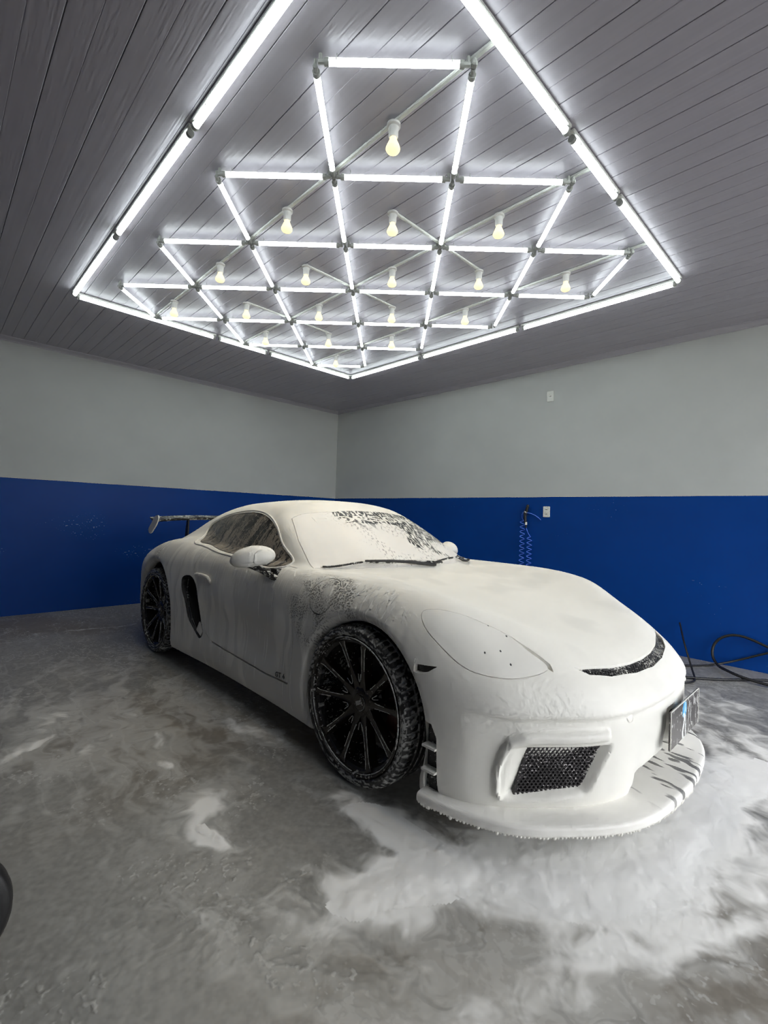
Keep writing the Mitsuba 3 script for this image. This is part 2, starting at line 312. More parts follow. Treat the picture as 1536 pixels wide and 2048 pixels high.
# ------------------------------------------------------------------ ceiling lights
ZT = CE - .038
UP = (ZT - EYE[2]) / (2.816 - EYE[2])
scene['m_tube'] = {'type': 'twosided', 'b': {'type': 'diffuse', 'reflectance': rgb(.8, .8, .8)}}
TUBE_RGB = (TUBE_L * .91, TUBE_L * 1.0, TUBE_L * 1.0)
GLOW = 2.65                         # the lit diffuser covers this angle to either side of straight down; the back of the tube is its housing
def arc_tube(a, b, e, s, r, w0, w1, n):
    w = np.linspace(w0, w1, n + 1); c = np.cos(w)[:, None] * s + np.sin(w)[:, None] * np.array([0, 0, 1.0])
    V = np.vstack([a + r * c, b + r * c]); k = np.arange(n)
    F = np.vstack([np.stack([k, k + n + 1, k + 1], 1), np.stack([k + 1, k + n + 1, k + n + 2], 1)])
    m = trimesh.Trimesh(V, F, process=False)
    if (m.face_normals[0] @ (c[0] + c[1])) < 0: m.invert()
    return m
def led_tube(a, b, label, cat='light', group=None, name='led_tube', gap=.030, r=.013, batten=False):
    a, b = np.array(a, float), np.array(b, float); L = np.linalg.norm(b - a); e = (b - a) / L; s = np.cross([0, 0, 1.0], e)
    t = thing(name, label, cat, group)
    n = max(2, int(L / .3)) + 1
    obj('glass', arc_tube(a + e * gap, b - e * gap, e, s, r, -math.pi / 2 - GLOW, -math.pi / 2 + GLOW, 14), 'm_tube', t, smooth=40, emitter={'type': 'area', 'radiance': rgb(*TUBE_RGB)})
    obj('housing', arc_tube(a + e * gap, b - e * gap, e, s, r, -math.pi / 2 + GLOW, 1.5 * math.pi - GLOW, 6), 'm_white', t, smooth=40)
    for q, d in ((a, e), (b, -e)):
        c = [tube([q + d * (gap - .003), q + d * (gap + .014)], r + .0016, 12), tube([q + d * .014, q + d * (gap - .003)], r * .72, 8),
             tube([q + d * .022, q + d * .022 + [0, 0, .030]], .007, 6)]
        obj('socket', cat_(c), 'm_greyplastic', t, smooth=40)
    for f in (.14, .86):
        q = a + e * L * f; ang = np.linspace(-.25, math.pi + .25, 9)
        ring = [q + s * math.cos(w) * (r + .0022) + np.array([0, 0, 1]) * math.sin(w) * (r + .0022) for w in ang]
        obj('clip', cat_([tube(ring, .0016, 5), tube([q + [0, 0, r], q + [0, 0, .034]], .0016, 5)]), 'm_greyplastic', t)
    if batten:
        c = (a + b) / 2 + np.array([0, 0, .0265]); m = bevel_box(L - .01, .034, .016, .003)
        obj('batten', frame_mesh(m, c, e, s, [0, 0, 1.0]), 'm_conduit', t)
    return t
cat_ = cat
GX, GY, GS = .9693, 1.4397, .5844 / math.sqrt(2)
GX, GY, GS = GX * UP, GY * UP, GS * UP
def node(i, j): return np.array([GX + GS * (i + j), GY + GS * (i - j), ZT])
cells = [(0, 0)] + [(1, c) for c in (-1, 0, 1)] + [(2, c) for c in range(-2, 3)] + [(3, c) for c in range(-3, 2)] + [(4, c) for c in (-2, -1, 0)] + [(5, -1)]
cross_, along = set(), set()
for r, c in cells:
    cross_ |= {(r, c), (r + 1, c)}; along |= {(r, c), (r, c + 1)}
rows = {}
for i, j in sorted(cross_): rows.setdefault(i, []).append(j)
for i, js in rows.items():
    for k, j in enumerate(js):
        led_tube(node(i, j), node(i, j + 1), f'crosswise LED tube in the {ordinal(i + 1)} row from the photo top, {ordinal(k + 1)} from left', group='crosswise tubes of the ceiling light grid', gap=.040)
rows = {}
for i, j in sorted(along): rows.setdefault(i, []).append(j)
for i, js in rows.items():
    for k, j in enumerate(js):
        led_tube(node(i, j), node(i + 1, j), f'lengthwise LED tube in the {ordinal(i + 1)} band from the photo top, {ordinal(k + 1)} from left', group='lengthwise tubes of the ceiling light grid', gap=.040)
K = 1.00756 * UP
FX0, FX1, FY0, FY1 = .777 * K, 3.602 * K, .910 * K, 4.352 * K
def frame_run(fixed, ax, cuts, name):
    for k in range(len(cuts) - 1):
        a, b = [0, 0, ZT], [0, 0, ZT]; a[1 - ax] = b[1 - ax] = fixed; a[ax], b[ax] = cuts[k] + .006, cuts[k + 1] - .006
        led_tube(a, b, f'LED tube of the outer frame, {ordinal(k + 1)} {name}', group='tubes of the outer light frame', gap=.018, batten=True, r=.0145)
frame_run(FX0, 1, [FY1, 3.19 * K, 2.064 * K, FY0][::-1], 'on its upper left side from the photo top')
frame_run(FX1, 1, [FY0, 2.10 * K, 3.224 * K, FY1], 'on its lower right side from the right')
frame_run(FY1, 0, [FX0, 1.935 * K, 2.485 * K, FX1], 'on its lower left side from the left')
frame_run(FY0, 0, [FX0, 1.91 * K, 2.464 * K, FX1], 'on its upper right side from the photo top')
# thin conduits that carry the bulbs
def conduit(a, b, label):
    a, b = np.array(a, float), np.array(b, float)
    t = thing('conduit', label, 'conduit')
    L = np.linalg.norm(b - a); e = (b - a) / L; s = np.cross([0, 0, 1.0], e)
    obj('channel', frame_mesh(bevel_box(L, .018, .014, .003), (a + b) / 2, e, s, [0, 0, 1.0]), 'm_conduit', t)
    return t
zc = CE - .010
for n, (q, lab) in enumerate(((1, 'long thin white conduit on the ceiling carrying the leftmost line of four bulbs'), (3, 'long thin white conduit on the ceiling through the middle of the light grid'), (5, 'long thin white conduit on the ceiling carrying the rightmost line of four bulbs'))):
    x = GX + GS * q
    t = conduit([x, FY0 + .02, zc], [x, FY1 - .02, zc], lab)
    for i in range(-1, 8):
        j = q - i
        touching = [(i, j) in cross_, (i, j - 1) in cross_, (i, j) in along, (i - 1, j) in along]
        if any(touching):
            p = node(i, j); obj('junction', cat([frame_mesh(bevel_box(.024, .020, .020, .004), p + [0, 0, .004], d, np.cross([0, 0, 1.0], d), [0, 0, 1.0]) for d in ([.7071, .7071, 0], [.7071, -.7071, 0])] + [tube([p + [0, 0, .010], p + [0, 0, .022]], .010, 8)]), 'm_greyplastic', t)
def centre(r, c): return (node(r, c) + node(r + 1, c + 1)) / 2
for (r, c), lab in (((1, 0), 'short white conduit between two bulbs crossing the middle line nearest the top of the photo'), ((2, -1), 'short white conduit between two bulbs crossing the middle line at the centre of the grid'), ((3, -2), 'short white conduit between two bulbs crossing the middle line furthest into the corner')):
    a, b = centre(r, c), centre(r + 1, c + 1)
    if (r + 1, c + 1) not in cells: b = node(r + 1, c + 1)
    t = thing('conduit', lab, 'conduit'); mid = node(r + 1, c + 1)
    for u, v in ((a[0], mid[0] - .012), (mid[0] + .012, b[0])):
        if v - u > .05: obj('channel', frame_mesh(bevel_box(v - u, .018, .014, .003), [(u + v) / 2, a[1], zc], [1, 0, 0], [0, 1, 0], [0, 0, 1]), 'm_conduit', t)
holder = lathe([(0, .0), (.030, .0), (.030, -.010), (.022, -.014), (.0205, -.055), (.017, -.060), (0, -.060)], 24)
bulb = lathe([(.0, -.055), (.0155, -.058), (.0155, -.066), (.019, -.074), (.027, -.092), (.0315, -.104), (.0315, -.110), (.026, -.119), (.014, -.124), (0, -.1255)], 24)
neck = lathe([(.016, -.056), (.0158, -.067), (.0195, -.0755)], 24)
scene['m_bulb'] = {'type': 'twosided', 'b': {'type': 'diffuse', 'reflectance': rgb(.5, .46, .34)}}
hp, bp = mikit.ply(holder, 'm_white', smooth=40), mikit.ply(bulb, 'm_bulb', smooth=50, emitter={'type': 'area', 'radiance': rgb(BULB_L, BULB_L * .80, BULB_L * .42)})
bym = {}
for r, c in sorted(cells): bym.setdefault(r, []).append(c)
for r, cs in bym.items():
    for k, c in enumerate(cs):
        p = centre(r, c)
        where = f'{ordinal(k + 1)} from the left' if len(cs) > 1 else 'alone in its row'
        t = thing('reflector_bulb', f'warm reflector bulb in the {ordinal(r + 1)} bulb row from photo top, {where}', 'bulb', 'bulbs in the light grid')
        W = T().translate([p[0], p[1], CE - .0175])
        put('lamp_holder', {**hp, 'to_world': W}, t); put('bulb', {**bp, 'to_world': W}, t)
        scene[f'beam_{r}_{c + 5}'] = {'type': 'spot', 'to_world': T().look_at(origin=[p[0], p[1], CE - .150], target=[p[0], p[1], 0], up=[1, 0, 0]), 'intensity': rgb(BEAM, BEAM * .74, BEAM * .38), 'cutoff_angle': 62.0, 'beam_width': 25.0}

# ------------------------------------------------------------------ the car: its skin as a field, in car coordinates (x forward, y to its left)
def curve(*pts):
    p=np.array(pts,float);p=p[np.argsort(p[:,0])];g=Pch(p[:,0],p[:,1]);lo,hi=p[0,0],p[-1,0]
    return lambda x: g(np.clip(x,lo,hi))
def smax(a,b,k): 
    h=np.maximum(k-np.abs(a-b),0);return np.maximum(a,b)+h*h/(4*k)
def smin(a,b,k): return -smax(-a,-b,k)
def sstep(a,b,x):
    t=np.clip((x-a)/(b-a),0,1);return t*t*(3-2*t)
# plan outline (x, half width) from the nose centre round the side to the tail centre
PLAN=[(2.31,0),(2.297,.2),(2.258,.4),(2.18,.55),(2.10,.65),(2.01,.745),(1.89,.815),(1.75,.853),(1.6,.868),(1.45,.877),(1.242,.882),(1.0,.876),(.7,.862),(.3,.855),(-.2,.858),(-.6,.874),(-.9,.888),(-1.242,.888),(-1.5,.862),(-1.75,.81),(-1.95,.73),(-2.08,.63),(-2.16,.48),(-2.19,.27),(-2.2,0)]
def plan_sdf():
    p=np.array(PLAN);full=np.vstack([p,(p*[1,-1])[-2:0:-1]])
    t=np.r_[0,np.cumsum(np.linalg.norm(np.diff(np.vstack([full,full[:1]]),axis=0),axis=1))]
    cs=CS(t,np.vstack([full,full[:1]]),bc_type='periodic');d=cs(np.linspace(0,t[-1],1600)[:-1])
    import shapely
    from scipy.spatial import cKDTree
    gx=np.arange(-2.6,2.7,.01);gy=np.arange(-1.2,1.2001,.01)
    X,Y=np.meshgrid(gx,gy,indexing='ij');q=np.stack([X.ravel(),Y.ravel()],1)
    nx=np.roll(d,-1,0)-np.roll(d,1,0);nrm=np.stack([nx[:,1],-nx[:,0]],1);nrm/=np.linalg.norm(nrm,axis=1,keepdims=True)
    # orientation
    if (nrm[0]@[1,0])<0: nrm=-nrm
    dist,i=cKDTree(d).query(q);sg=np.einsum('ij,ij->i',q-d[i],nrm[i])
    inside=shapely.contains_xy(shapely.Polygon(d),q[:,0],q[:,1])
    # smooth normal distance close to the outline
    val=np.where(dist<.03,sg,np.where(inside,-dist,dist)).reshape(X.shape)
    return lambda x,a: map_coordinates(val,[(x+2.6)/.01,(a+1.2)/.01],order=1,mode='nearest')
PS=plan_sdf()
ZC=curve((-2.4,.72),(-2.2,.80),(-2.0,.85),(-1.7,.87),(-1.2,.87),(0,.84),(.6,.840),(.95,.845),(1.1,.832),(1.242,.812),(1.5,.768),(1.7,.728),(1.9,.68),(2.05,.635),(2.14,.60),(2.3,.53))
ZF=curve((-2.4,.62),(-2.1,.72),(-1.8,.80),(-1.5,.872),(-1.3,.912),(-1.1,.935),(-.8,.942),(-.5,.922),(0,.895),(.4,.880),(.7,.869),(1.0,.868),(1.242,.866),(1.4,.858),(1.55,.838),(1.7,.803),(1.85,.75),(2.0,.67),(2.15,.58),(2.3,.48))
AC=curve((-2.3,.66),(-1.2,.745),(0,.75),(.7,.73),(1.0,.70),(1.242,.69),(1.6,.665),(1.9,.60),(2.1,.5))
AW=curve((-2.3,.3),(-1,.28),(0,.26),(.9,.22),(1.3,.22),(1.7,.22),(2.1,.25))
NZ=curve((.0,.065),(.3,.062),(.38,.055),(.44,.055),(.50,.068),(.56,.102),(.62,.155),(.70,.24),(.8,.37),(.9,.5))
OZ=curve((.08,.05),(.14,.03),(.2,.012),(.3,.004),(.42,.0),(.55,.0),(.65,.006),(.75,.02),(.85,.045),(.95,.085),(1.1,.16))
KK=curve((-2.3,.12),(-1.8,.16),(-1.2,.16),(0,.09),(.8,.12),(1.3,.16),(1.7,.15),(2.0,.10),(2.3,.09))
ZR=curve((.9,1.14),(.6,1.195),(.34,1.232),(.1,1.258),(-.2,1.268),(-.5,1.255),(-.8,1.216),(-1.1,1.148),(-1.4,1.062),(-1.7,.97),(-2.0,.87),(-2.3,.76))
AX=curve((.9,.70),(.65,.705),(.3,.712),(-.1,.706),(-.5,.685),(-.9,.635),(-1.3,.56),(-1.7,.47),(-2.2,.36))
def lower(x,a,z):
    T=ZC(x)-.05*a*a+(ZF(x)-ZC(x)+.02)*np.exp(-((a-AC(x))/AW(x))**2)
    P=PS(x+NZ(z)*sstep(1.2,1.9,x),a)+OZ(z)
    P=P+.028*np.exp(-((z-.44)/.13)**2)*sstep(-.55,-.15,x)*sstep(.95,.45,x)   # hollow of the doors
    b=smax((z-T)*.95,P,KK(x))
    return smax(b,.115-z,.03)
def cabin(x,a,z):
    roof=z-(ZR(x)-.2*a*a)
    ws=(x-(.955-(z-.865)/.53-.61*a*a-.35*np.maximum(z-.85,0)*np.maximum(1.2-z,0)*-1))/2.15
    side=(a-(AX(x)-.36*(z-.87)-.35*np.maximum(z-.87,0)**2))/1.1
    c=smax(roof,side,.12)
    c=smax(c,ws,.045)
    c=smax(c,-(x+2.0),.03)
    return smax(c,.6-z,.03)
def body(x,y,z):
    a=np.abs(y)
    k=.035+.10*sstep(-.45,-1.0,x)
    return smin(lower(x,a,z),cabin(x,a,z),k)
def surface_nets(f,lo,hi,h):
    lo=np.array(lo);n=np.ceil((np.array(hi)-lo)/h).astype(int)+1
    ax=[lo[i]+h*np.arange(n[i]) for i in range(3)]
    V=np.empty(n,np.float32)
    for i in range(0,n[0],32):
        X,Y,Z=np.meshgrid(ax[0][i:i+32],ax[1],ax[2],indexing='ij');V[i:i+32]=f(X,Y,Z)
    S=V<0
    c=[S[i:n[0]-1+i,j:n[1]-1+j,k:n[2]-1+k] for i in(0,1) for j in(0,1) for k in(0,1)]
    cnt=sum(q.astype(np.int8) for q in c);act=(cnt>0)&(cnt<8)
    idx=-np.ones(act.shape,np.int64);ii=np.argwhere(act);idx[act]=np.arange(len(ii))
    acc=np.zeros((len(ii),3));w=np.zeros(len(ii))
    cor=[(i,j,k) for i in(0,1) for j in(0,1) for k in(0,1)]
    for p in range(8):
        for q in range(p+1,8):
            if sum(abs(cor[p][t]-cor[q][t]) for t in range(3))!=1: continue
            vp=V[tuple((ii+cor[p]).T)];vq=V[tuple((ii+cor[q]).T)]
            m=(vp<0)!=(vq<0);t=np.where(m,vp/np.where(m,vp-vq,1),0)[:,None]
            acc+=np.where(m[:,None],np.array(cor[p])+t*(np.array(cor[q])-np.array(cor[p])),0);w+=m
    P=lo+h*(ii+acc/w[:,None])
    F=[]
    for d in range(3):
        u,v=(d+1)%3,(d+2)%3
        sl=[slice(None)]*3;a_=S[tuple(slice(0,n[t]-1) if t==d else slice(None) for t in range(3))];b_=S[tuple(slice(1,n[t]) if t==d else slice(None) for t in range(3))]
        e=np.argwhere(a_!=b_);e=e[(e[:,u]>0)&(e[:,v]>0)&(e[:,u]<n[u]-1)&(e[:,v]<n[v]-1)]
        ins=a_[tuple(e.T)]
        def g(du,dv):
            q=e.copy();q[:,u]-=du;q[:,v]-=dv;return idx[tuple(q.T)]
        quad=np.stack([g(1,1),g(0,1),g(0,0),g(1,0)],1)
        quad[~ins]=quad[~ins][:,::-1];F.append(quad)
    Q=np.vstack(F)
    # split along the shorter diagonal
    d1=np.linalg.norm(P[Q[:,0]]-P[Q[:,2]],axis=1);d2=np.linalg.norm(P[Q[:,1]]-P[Q[:,3]],axis=1)
    T=np.where((d1<=d2)[:,None,None],np.stack([Q[:,[0,1,2]],Q[:,[0,2,3]]],1),np.stack([Q[:,[0,1,3]],Q[:,[1,2,3]]],1)).reshape(-1,3)
    return P,T
def grad(f,P,e=1e-3):
    x,y,z=P.T
    return np.stack([f(x+e,y,z)-f(x-e,y,z),f(x,y+e,z)-f(x,y-e,z),f(x,y,z+e)-f(x,y,z-e)],1)/(2*e)
def project(f,P,n=3):
    for _ in range(n):
        g=grad(f,P);P=P-np.clip((f(*P.T)/np.maximum((g*g).sum(1),.05)),-.02,.02)[:,None]*g
    return P
# wheel arches, bumper relief, hollows
WELLS = ((1.275, .335, .362), (-1.235, .345, .385))
def poly_sdf(pts, closed=True):
    P = np.array(pts, float)
    def d(u, v):
        s = np.full(np.shape(u), 1e9); ins = np.zeros(np.shape(u), bool)
        for (x0, y0), (x1, y1) in zip(P, np.roll(P, -1, 0)):
            ex, ey = x1 - x0, y1 - y0; t = np.clip(((u - x0) * ex + (v - y0) * ey) / (ex * ex + ey * ey), 0, 1)
            s = np.minimum(s, (u - x0 - t * ex)**2 + (v - y0 - t * ey)**2)
            cr = ((y0 > v) != (y1 > v)) & (u < (x1 - x0) * (v - y0) / (y1 - y0 + 1e-12) + x0); ins ^= cr
        s = np.sqrt(s); return np.where(ins, -s, s)
    return d
# side intakes of the bumper, seen from the front: (half width, height)
CENTRE = poly_sdf([(-.05, .43), (.05, .43), (.05, .265), (.275, .245), (.31, .10), (-.31, .10), (-.275, .245), (-.05, .265)])
BROW = np.array([(.470, .419, .019), (.54, .420, .0195), (.60, .419, .0195), (.66, .419, .0195), (.705, .415, .019), (.737, .398, .016), (.751, .365, .012), (.757, .32, .010), (.758, .27, .009), (.754, .225, .008), (.742, .190, .006)])
def lower_march(a, z):
    ts = np.linspace(2.4, 1.5, 400); V = np.stack([lower(np.full_like(a, t), a, z) for t in ts]); return ts[np.argmax(V < 0, 0)]
BROW3 = np.c_[lower_march(BROW[:, 0], BROW[:, 1]) - .013, BROW]
def brow(x, a, z):
    d = np.full(np.shape(x), 1e3)
    for (x0, y0, z0, r0), (x1, y1, z1, r1) in zip(BROW3[:-1], BROW3[1:]):
        ex, ey, ez = x1 - x0, y1 - y0, z1 - z0; t = np.clip(((x - x0) * ex + (a - y0) * ey + (z - z0) * ez) / (ex * ex + ey * ey + ez * ez), 0, 1)
        d = np.minimum(d, np.sqrt((x - x0 - t * ex)**2 + (a - y0 - t * ey)**2 + (z - z0 - t * ez)**2) - (r0 + t * (r1 - r0)))
    return d
def edge(u, v, p, q):                         # signed distance to a line, positive to the left of p -> q
    ex, ey = q[0] - p[0], q[1] - p[1]; return ((v - p[1]) * ex - (u - p[0]) * ey) / math.hypot(ex, ey)
def relief(x, y, z):
    a = np.abs(y); fr = sstep(1.80, 1.92, x)
    r = .017 * sstep(.490, .468, z) * fr
    e1 = edge(a, z, (.738, .40), (.760, .19)) * -1; e2 = .386 - z; e3 = edge(a, z, (.428, .392), (.492, .222)); e4 = z - (.222 - .14 * (a - .50))
    r = r + fr * .046 * sstep(.0, .100, e1) * sstep(0, .014, e2) * sstep(0, .014, e3) * sstep(-.016, .016, e4)
    d = CENTRE(y, z); r = r + sstep(2.0, 2.1, x) * .12 * sstep(.006, -.035, d)
    return r
def lower2(x, y, z):
    b = lower(x, np.abs(y), z)
    near = (x > 1.7) & (z < .55)
    if np.any(near):
        b = b + np.where(near, relief(x, y, z), 0); b = np.where(near, smin(b, brow(x, np.abs(y), z), .012), b)
    for xc, zw, R in WELLS:
        w = np.maximum(np.hypot(x - xc, z - zw) - R, .50 - np.abs(y))
        b = smax(np.maximum(b, -w), (b - w + .040) * .7071, .012)
    return b
def body(x, y, z):
    k = .035 + .10 * sstep(-.45, -1.0, x)
    return smin(lower2(x, y, z), cabin(x, np.abs(y), z), k)
BP, BT = surface_nets(body, (-2.4, -1.0, .05), (2.42, 1.0, 1.35), .0105)
BP = project(body, BP, 3)
solid = mani(trimesh.Trimesh(BP, BT, process=False))

# ------------------------------------------------------------------ cutting the body into its panels
def ring(pts, n=90, closed=True):
    p = np.array(pts, float); q = np.vstack([p, p[:1]]); t = np.r_[0, np.cumsum(np.linalg.norm(np.diff(q, axis=0), axis=1))]
    return CS(t, q, bc_type='periodic')(np.linspace(0, t[-1], n + 1)[:-1])
def prism(pts2, o, eu, ev, ew, h0, h1, grow=0.):
    g = sg.Polygon(pts2).buffer(0)
    if grow: g = g.buffer(grow)
    m = trimesh.creation.extrude_polygon(g, h1 - h0, engine='earcut'); m.vertices[:, 2] += h0
    m = frame_mesh(m, o, eu, ev, ew)
    if np.linalg.det([eu, ev, ew]) < 0: m.invert()
    return mani(m)
def side_prism(pts, y0, y1, side, grow=0.):           # outline in (x, z), cut through the flank on one side
    return prism(pts, [0, 0, 0], [1, 0, 0], [0, 0, 1], [0, side, 0], y0, y1, grow)
def plan_prism(pts, z0, z1, grow=0.): return prism(pts, [0, 0, 0], [1, 0, 0], [0, 1, 0], [0, 0, 1], z0, z1, grow)
def front_prism(pts, x0, x1, grow=0.): return prism(pts, [0, 0, 0], [0, 1, 0], [0, 0, 1], [1, 0, 0], x0, x1, grow)
def loop_prism(loop3, d, h0, h1, grow=0., n=90):      # an outline in space, cut along the direction d
    L = np.array(loop3, float); o = L.mean(0); d = np.array(d, float); d /= np.linalg.norm(d)
    u = np.cross([0, 0, 1.0], d); u /= np.linalg.norm(u); v = np.cross(d, u)
    p2 = ring(np.stack([(L - o) @ u, (L - o) @ v], 1), n)
    return prism(p2, o, u, v, d, h0, h1, grow)
def cut(cutter_in, cutter_out=None):
    global solid
    piece = solid ^ cutter_in; solid = solid - (cutter_out if cutter_out is not None else cutter_in); return piece
car = thing('sports_car', 'low sports coupe covered in white washing foam, parked diagonally across the bay', 'car')
def carpart(name, m, mat, parent=None, smooth=27, label=None):
    key = obj(name, tm(m) if isinstance(m, m3.Manifold) else m, mat, parent or car, smooth=smooth, to_world=CAR)
    if label: part_label(key, label)
    return key
flip = lambda pts: [(x, -y) + tuple(r) for x, y, *r in pts]

WINDOW = ring([(-.79, .945), (-.89, 1.02), (-.74, 1.092), (-.50, 1.140), (-.27, 1.158), (-.08, 1.148), (.085, 1.112), (.250, 1.037), (.380, .952), (.515, .872), (.47, .858), (.15, .869), (-.15, .882), (-.34, .893), (-.60, .915)], 120)
HEAD = [(1.555, -.769, .784), (1.585, -.795, .748), (1.643, -.805, .707), (1.718, -.802, .66), (1.785, -.788, .624), (1.846, -.758, .608), (1.904, -.712, .602), (1.96, -.638, .609), (1.986, -.565, .631), (1.923, -.574, .672), (1.857, -.583, .71), (1.754, -.629, .757), (1.616, -.719, .797)]
WS = [(.70, -.690), (.80, -.52), (.905, -.28), (.945, 0), (.905, .28), (.80, .52), (.70, .690), (.46, .632), (.262, .556), (.262, .49), (.318, .279), (.343, 0), (.318, -.279), (.262, -.49), (.262, -.556), (.46, -.632)]
HOOD = [(.925, 0), (.885, -.28), (.79, -.51), (.80, -.565), (1.15, -.565), (1.60, -.60), (1.80, -.588), (1.92, -.570), (1.985, -.548), (2.034, -.468), (2.070, -.37), (2.097, -.27), (2.117, -.13), (2.123, 0)]
HOOD += [(x, -y) for x, y in HOOD[-2:0:-1]]
SLOT = [(2.036, -.472), (2.070, -.37), (2.097, -.27), (2.117, -.13), (2.123, 0)]; SLOT += [(x, -y) for x, y in SLOT[-2::-1]]
SLOT += [(2.082, .43), (2.122, .335), (2.156, .16), (2.168, 0), (2.156, -.16), (2.122, -.335), (2.082, -.43)]
DOORL = [(.615, .862), (.68, .83), (.745, .72), (.785, .55), (.775, .42), (.745, .295), (.5, .283), (.0, .298), (-.20, .312), (-.275, .345), (-.292, .375), (-.335, .50), (-.392, .65), (-.470, .705), (-.50, .76), (-.485, .86), (-.455, .905)]
for side in (-1, 1):
    s_ = 'right' if side < 0 else 'left'
    w = cut(side_prism(WINDOW, .38, 1.2, side, -.004), side_prism(WINDOW, .38, 1.2, side))
    carpart('side_window', w, 'm_window', label='dark side window streaked with foam' if side < 0 else None)
w = cut(plan_prism(WS, .80, 1.4, -.003), plan_prism(WS, .80, 1.4))
carpart('windshield', w, 'm_windshield', label='windshield coated with foam, dark droplets along its top and far side')
for side in (-1, 1):
    L = [(x, -side * y, z) for x, y, z in HEAD]; d = (.55, .62 * side, .56)
    w = cut(loop_prism(L, d, -.30, .25, -.0009), loop_prism(L, d, -.30, .25))
    gr = spline([L[k] for k in range(0, 9)], 40); gv = grad(body, gr); gr = gr - (body(*gr.T) / (gv**2).sum(1))[:, None] * gv
    solid = solid - mani(tube(gr, np.r_[.001, np.full(38, .0042), .001], 8))
    carpart('headlight', w, 'm_lens', label='foam covered headlight' if side < 0 else None)
cr = np.array([(1.835, -.5835), (1.87, -.583), (1.93, -.576), (1.99, -.567), (2.005, -.559), (1.985, -.546), (1.93, -.560), (1.87, -.577)])
for side in (-1, 1):
    zc_ = [(1.80, .78), (1.84, .712), (1.92, .664), (2.02, .598), (2.03, .70)]
    solid = solid - (plan_prism(cr * [1, -side], .5, .8) ^ side_prism([(1.82, .700), (1.92, .652), (2.02, .590), (2.03, .9), (1.8, .9)], .3, 1.0, side))
solid = solid - plan_prism(SLOT, .515, .75)
carpart('hood', cut(plan_prism(HOOD, .45, .95)), 'm_foam', label='foam covered hood')
for side in (-1, 1):
    o = np.array([.985, side * .825, .777]); g = grad(body, o[None])[0]; g /= np.linalg.norm(g)
    if side < 0:
        th = np.linspace(0, 2 * np.pi, 49)[:-1]
        u = np.cross([0, 0, 1.0], g); u /= np.linalg.norm(u); v = np.cross(g, u)
        cp = lambda r, h: prism(np.stack([r * np.cos(th), r * np.sin(th)], 1), o, u, v, g, -h, .08)
        carpart('fuel_flap', cut(cp(.0935, .05), cp(.0970, .05)), 'm_foam', label='round fuel filler flap')
    LOUV = [(1.650, .135), (1.650, .412), (1.690, .410), (1.712, .365), (1.712, .14)]
    solid = solid - side_prism(LOUV, .80, 1.0, side)
    MARK = [(1.603, .609), (1.694, .6145), (1.658, .588), (1.630, .5805), (1.599, .578)]
    solid = solid - side_prism(MARK, .80, 1.0, side)
    dm = cut(side_prism(DOORL, .55, 1.0, side, -.0022), side_prism(DOORL, .55, 1.0, side))
    solid = solid - side_prism([(-.19, .312), (.0, .299), (.5, .284), (.744, .2955), (.744, .288), (.5, .2755), (.0, .2905), (-.19, .3035)], .78, 1.0, side)
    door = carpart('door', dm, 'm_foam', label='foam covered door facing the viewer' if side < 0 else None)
    if side < 0: near_door = door
SC = ring([(-.648, .672), (-.60, .694), (-.508, .696), (-.425, .645), (-.371, .50), (-.325, .376), (-.310, .341), (-.340, .298), (-.410, .326), (-.518, .412), (-.581, .523), (-.640, .602)], 60)
liners = {side: cut(side_prism(SC, .66, 1.0, side)) - side_prism(SC, .672, 1.1, side, -.0045) for side in (-1, 1)}
bump_poly = [(1.60, -.1), (1.60, .63), (1.66, .70), (1.75, .82), (2.6, .82), (2.6, -.1)]
bm = cut(prism(bump_poly, [0, 0, 0], [1, 0, 0], [0, 0, 1], [0, -1, 0], -1.2, 1.2))
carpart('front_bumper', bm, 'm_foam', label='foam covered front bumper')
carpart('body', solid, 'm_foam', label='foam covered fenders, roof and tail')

# points on the skin
def march(at, lo, hi, n, shape):              # first crossing of the skin along a line, from hi towards lo
    ts = np.linspace(hi, lo, n); V = at(np.broadcast_to(ts.reshape((n,) + (1,) * len(shape)), (n,) + shape)); k = np.argmax(V < 0, 0)
    h, l = ts[np.maximum(k - 1, 0)], ts[k]
    for _ in range(16):
        m = (h + l) / 2; ins = at(m) < 0; l = np.where(ins, m, l); h = np.where(ins, h, m)
    return l
def skin_y(x, z, side=-1, f=body):          # outermost half width of the skin at (x, z)
    x, z = np.asarray(x, float), np.asarray(z, float)
    return side * march(lambda y: f(x + 0 * y, side * y, z + 0 * y), .3, 1.0, 90, x.shape)
def skin_x(y, z, x0=2.5, x1=0., f=body):     # foremost x of the skin at (y, z)
    y, z = np.asarray(y, float), np.asarray(z, float)
    return march(lambda x: f(x, y + 0 * x, z + 0 * x), x1, x0, 160, y.shape)
def skin_z(x, y, z0=1.35, z1=.3, f=body):
    x, y = np.asarray(x, float), np.asarray(y, float)
    return march(lambda z: f(x + 0 * z, y + 0 * z, z), z1, z0, 120, x.shape)

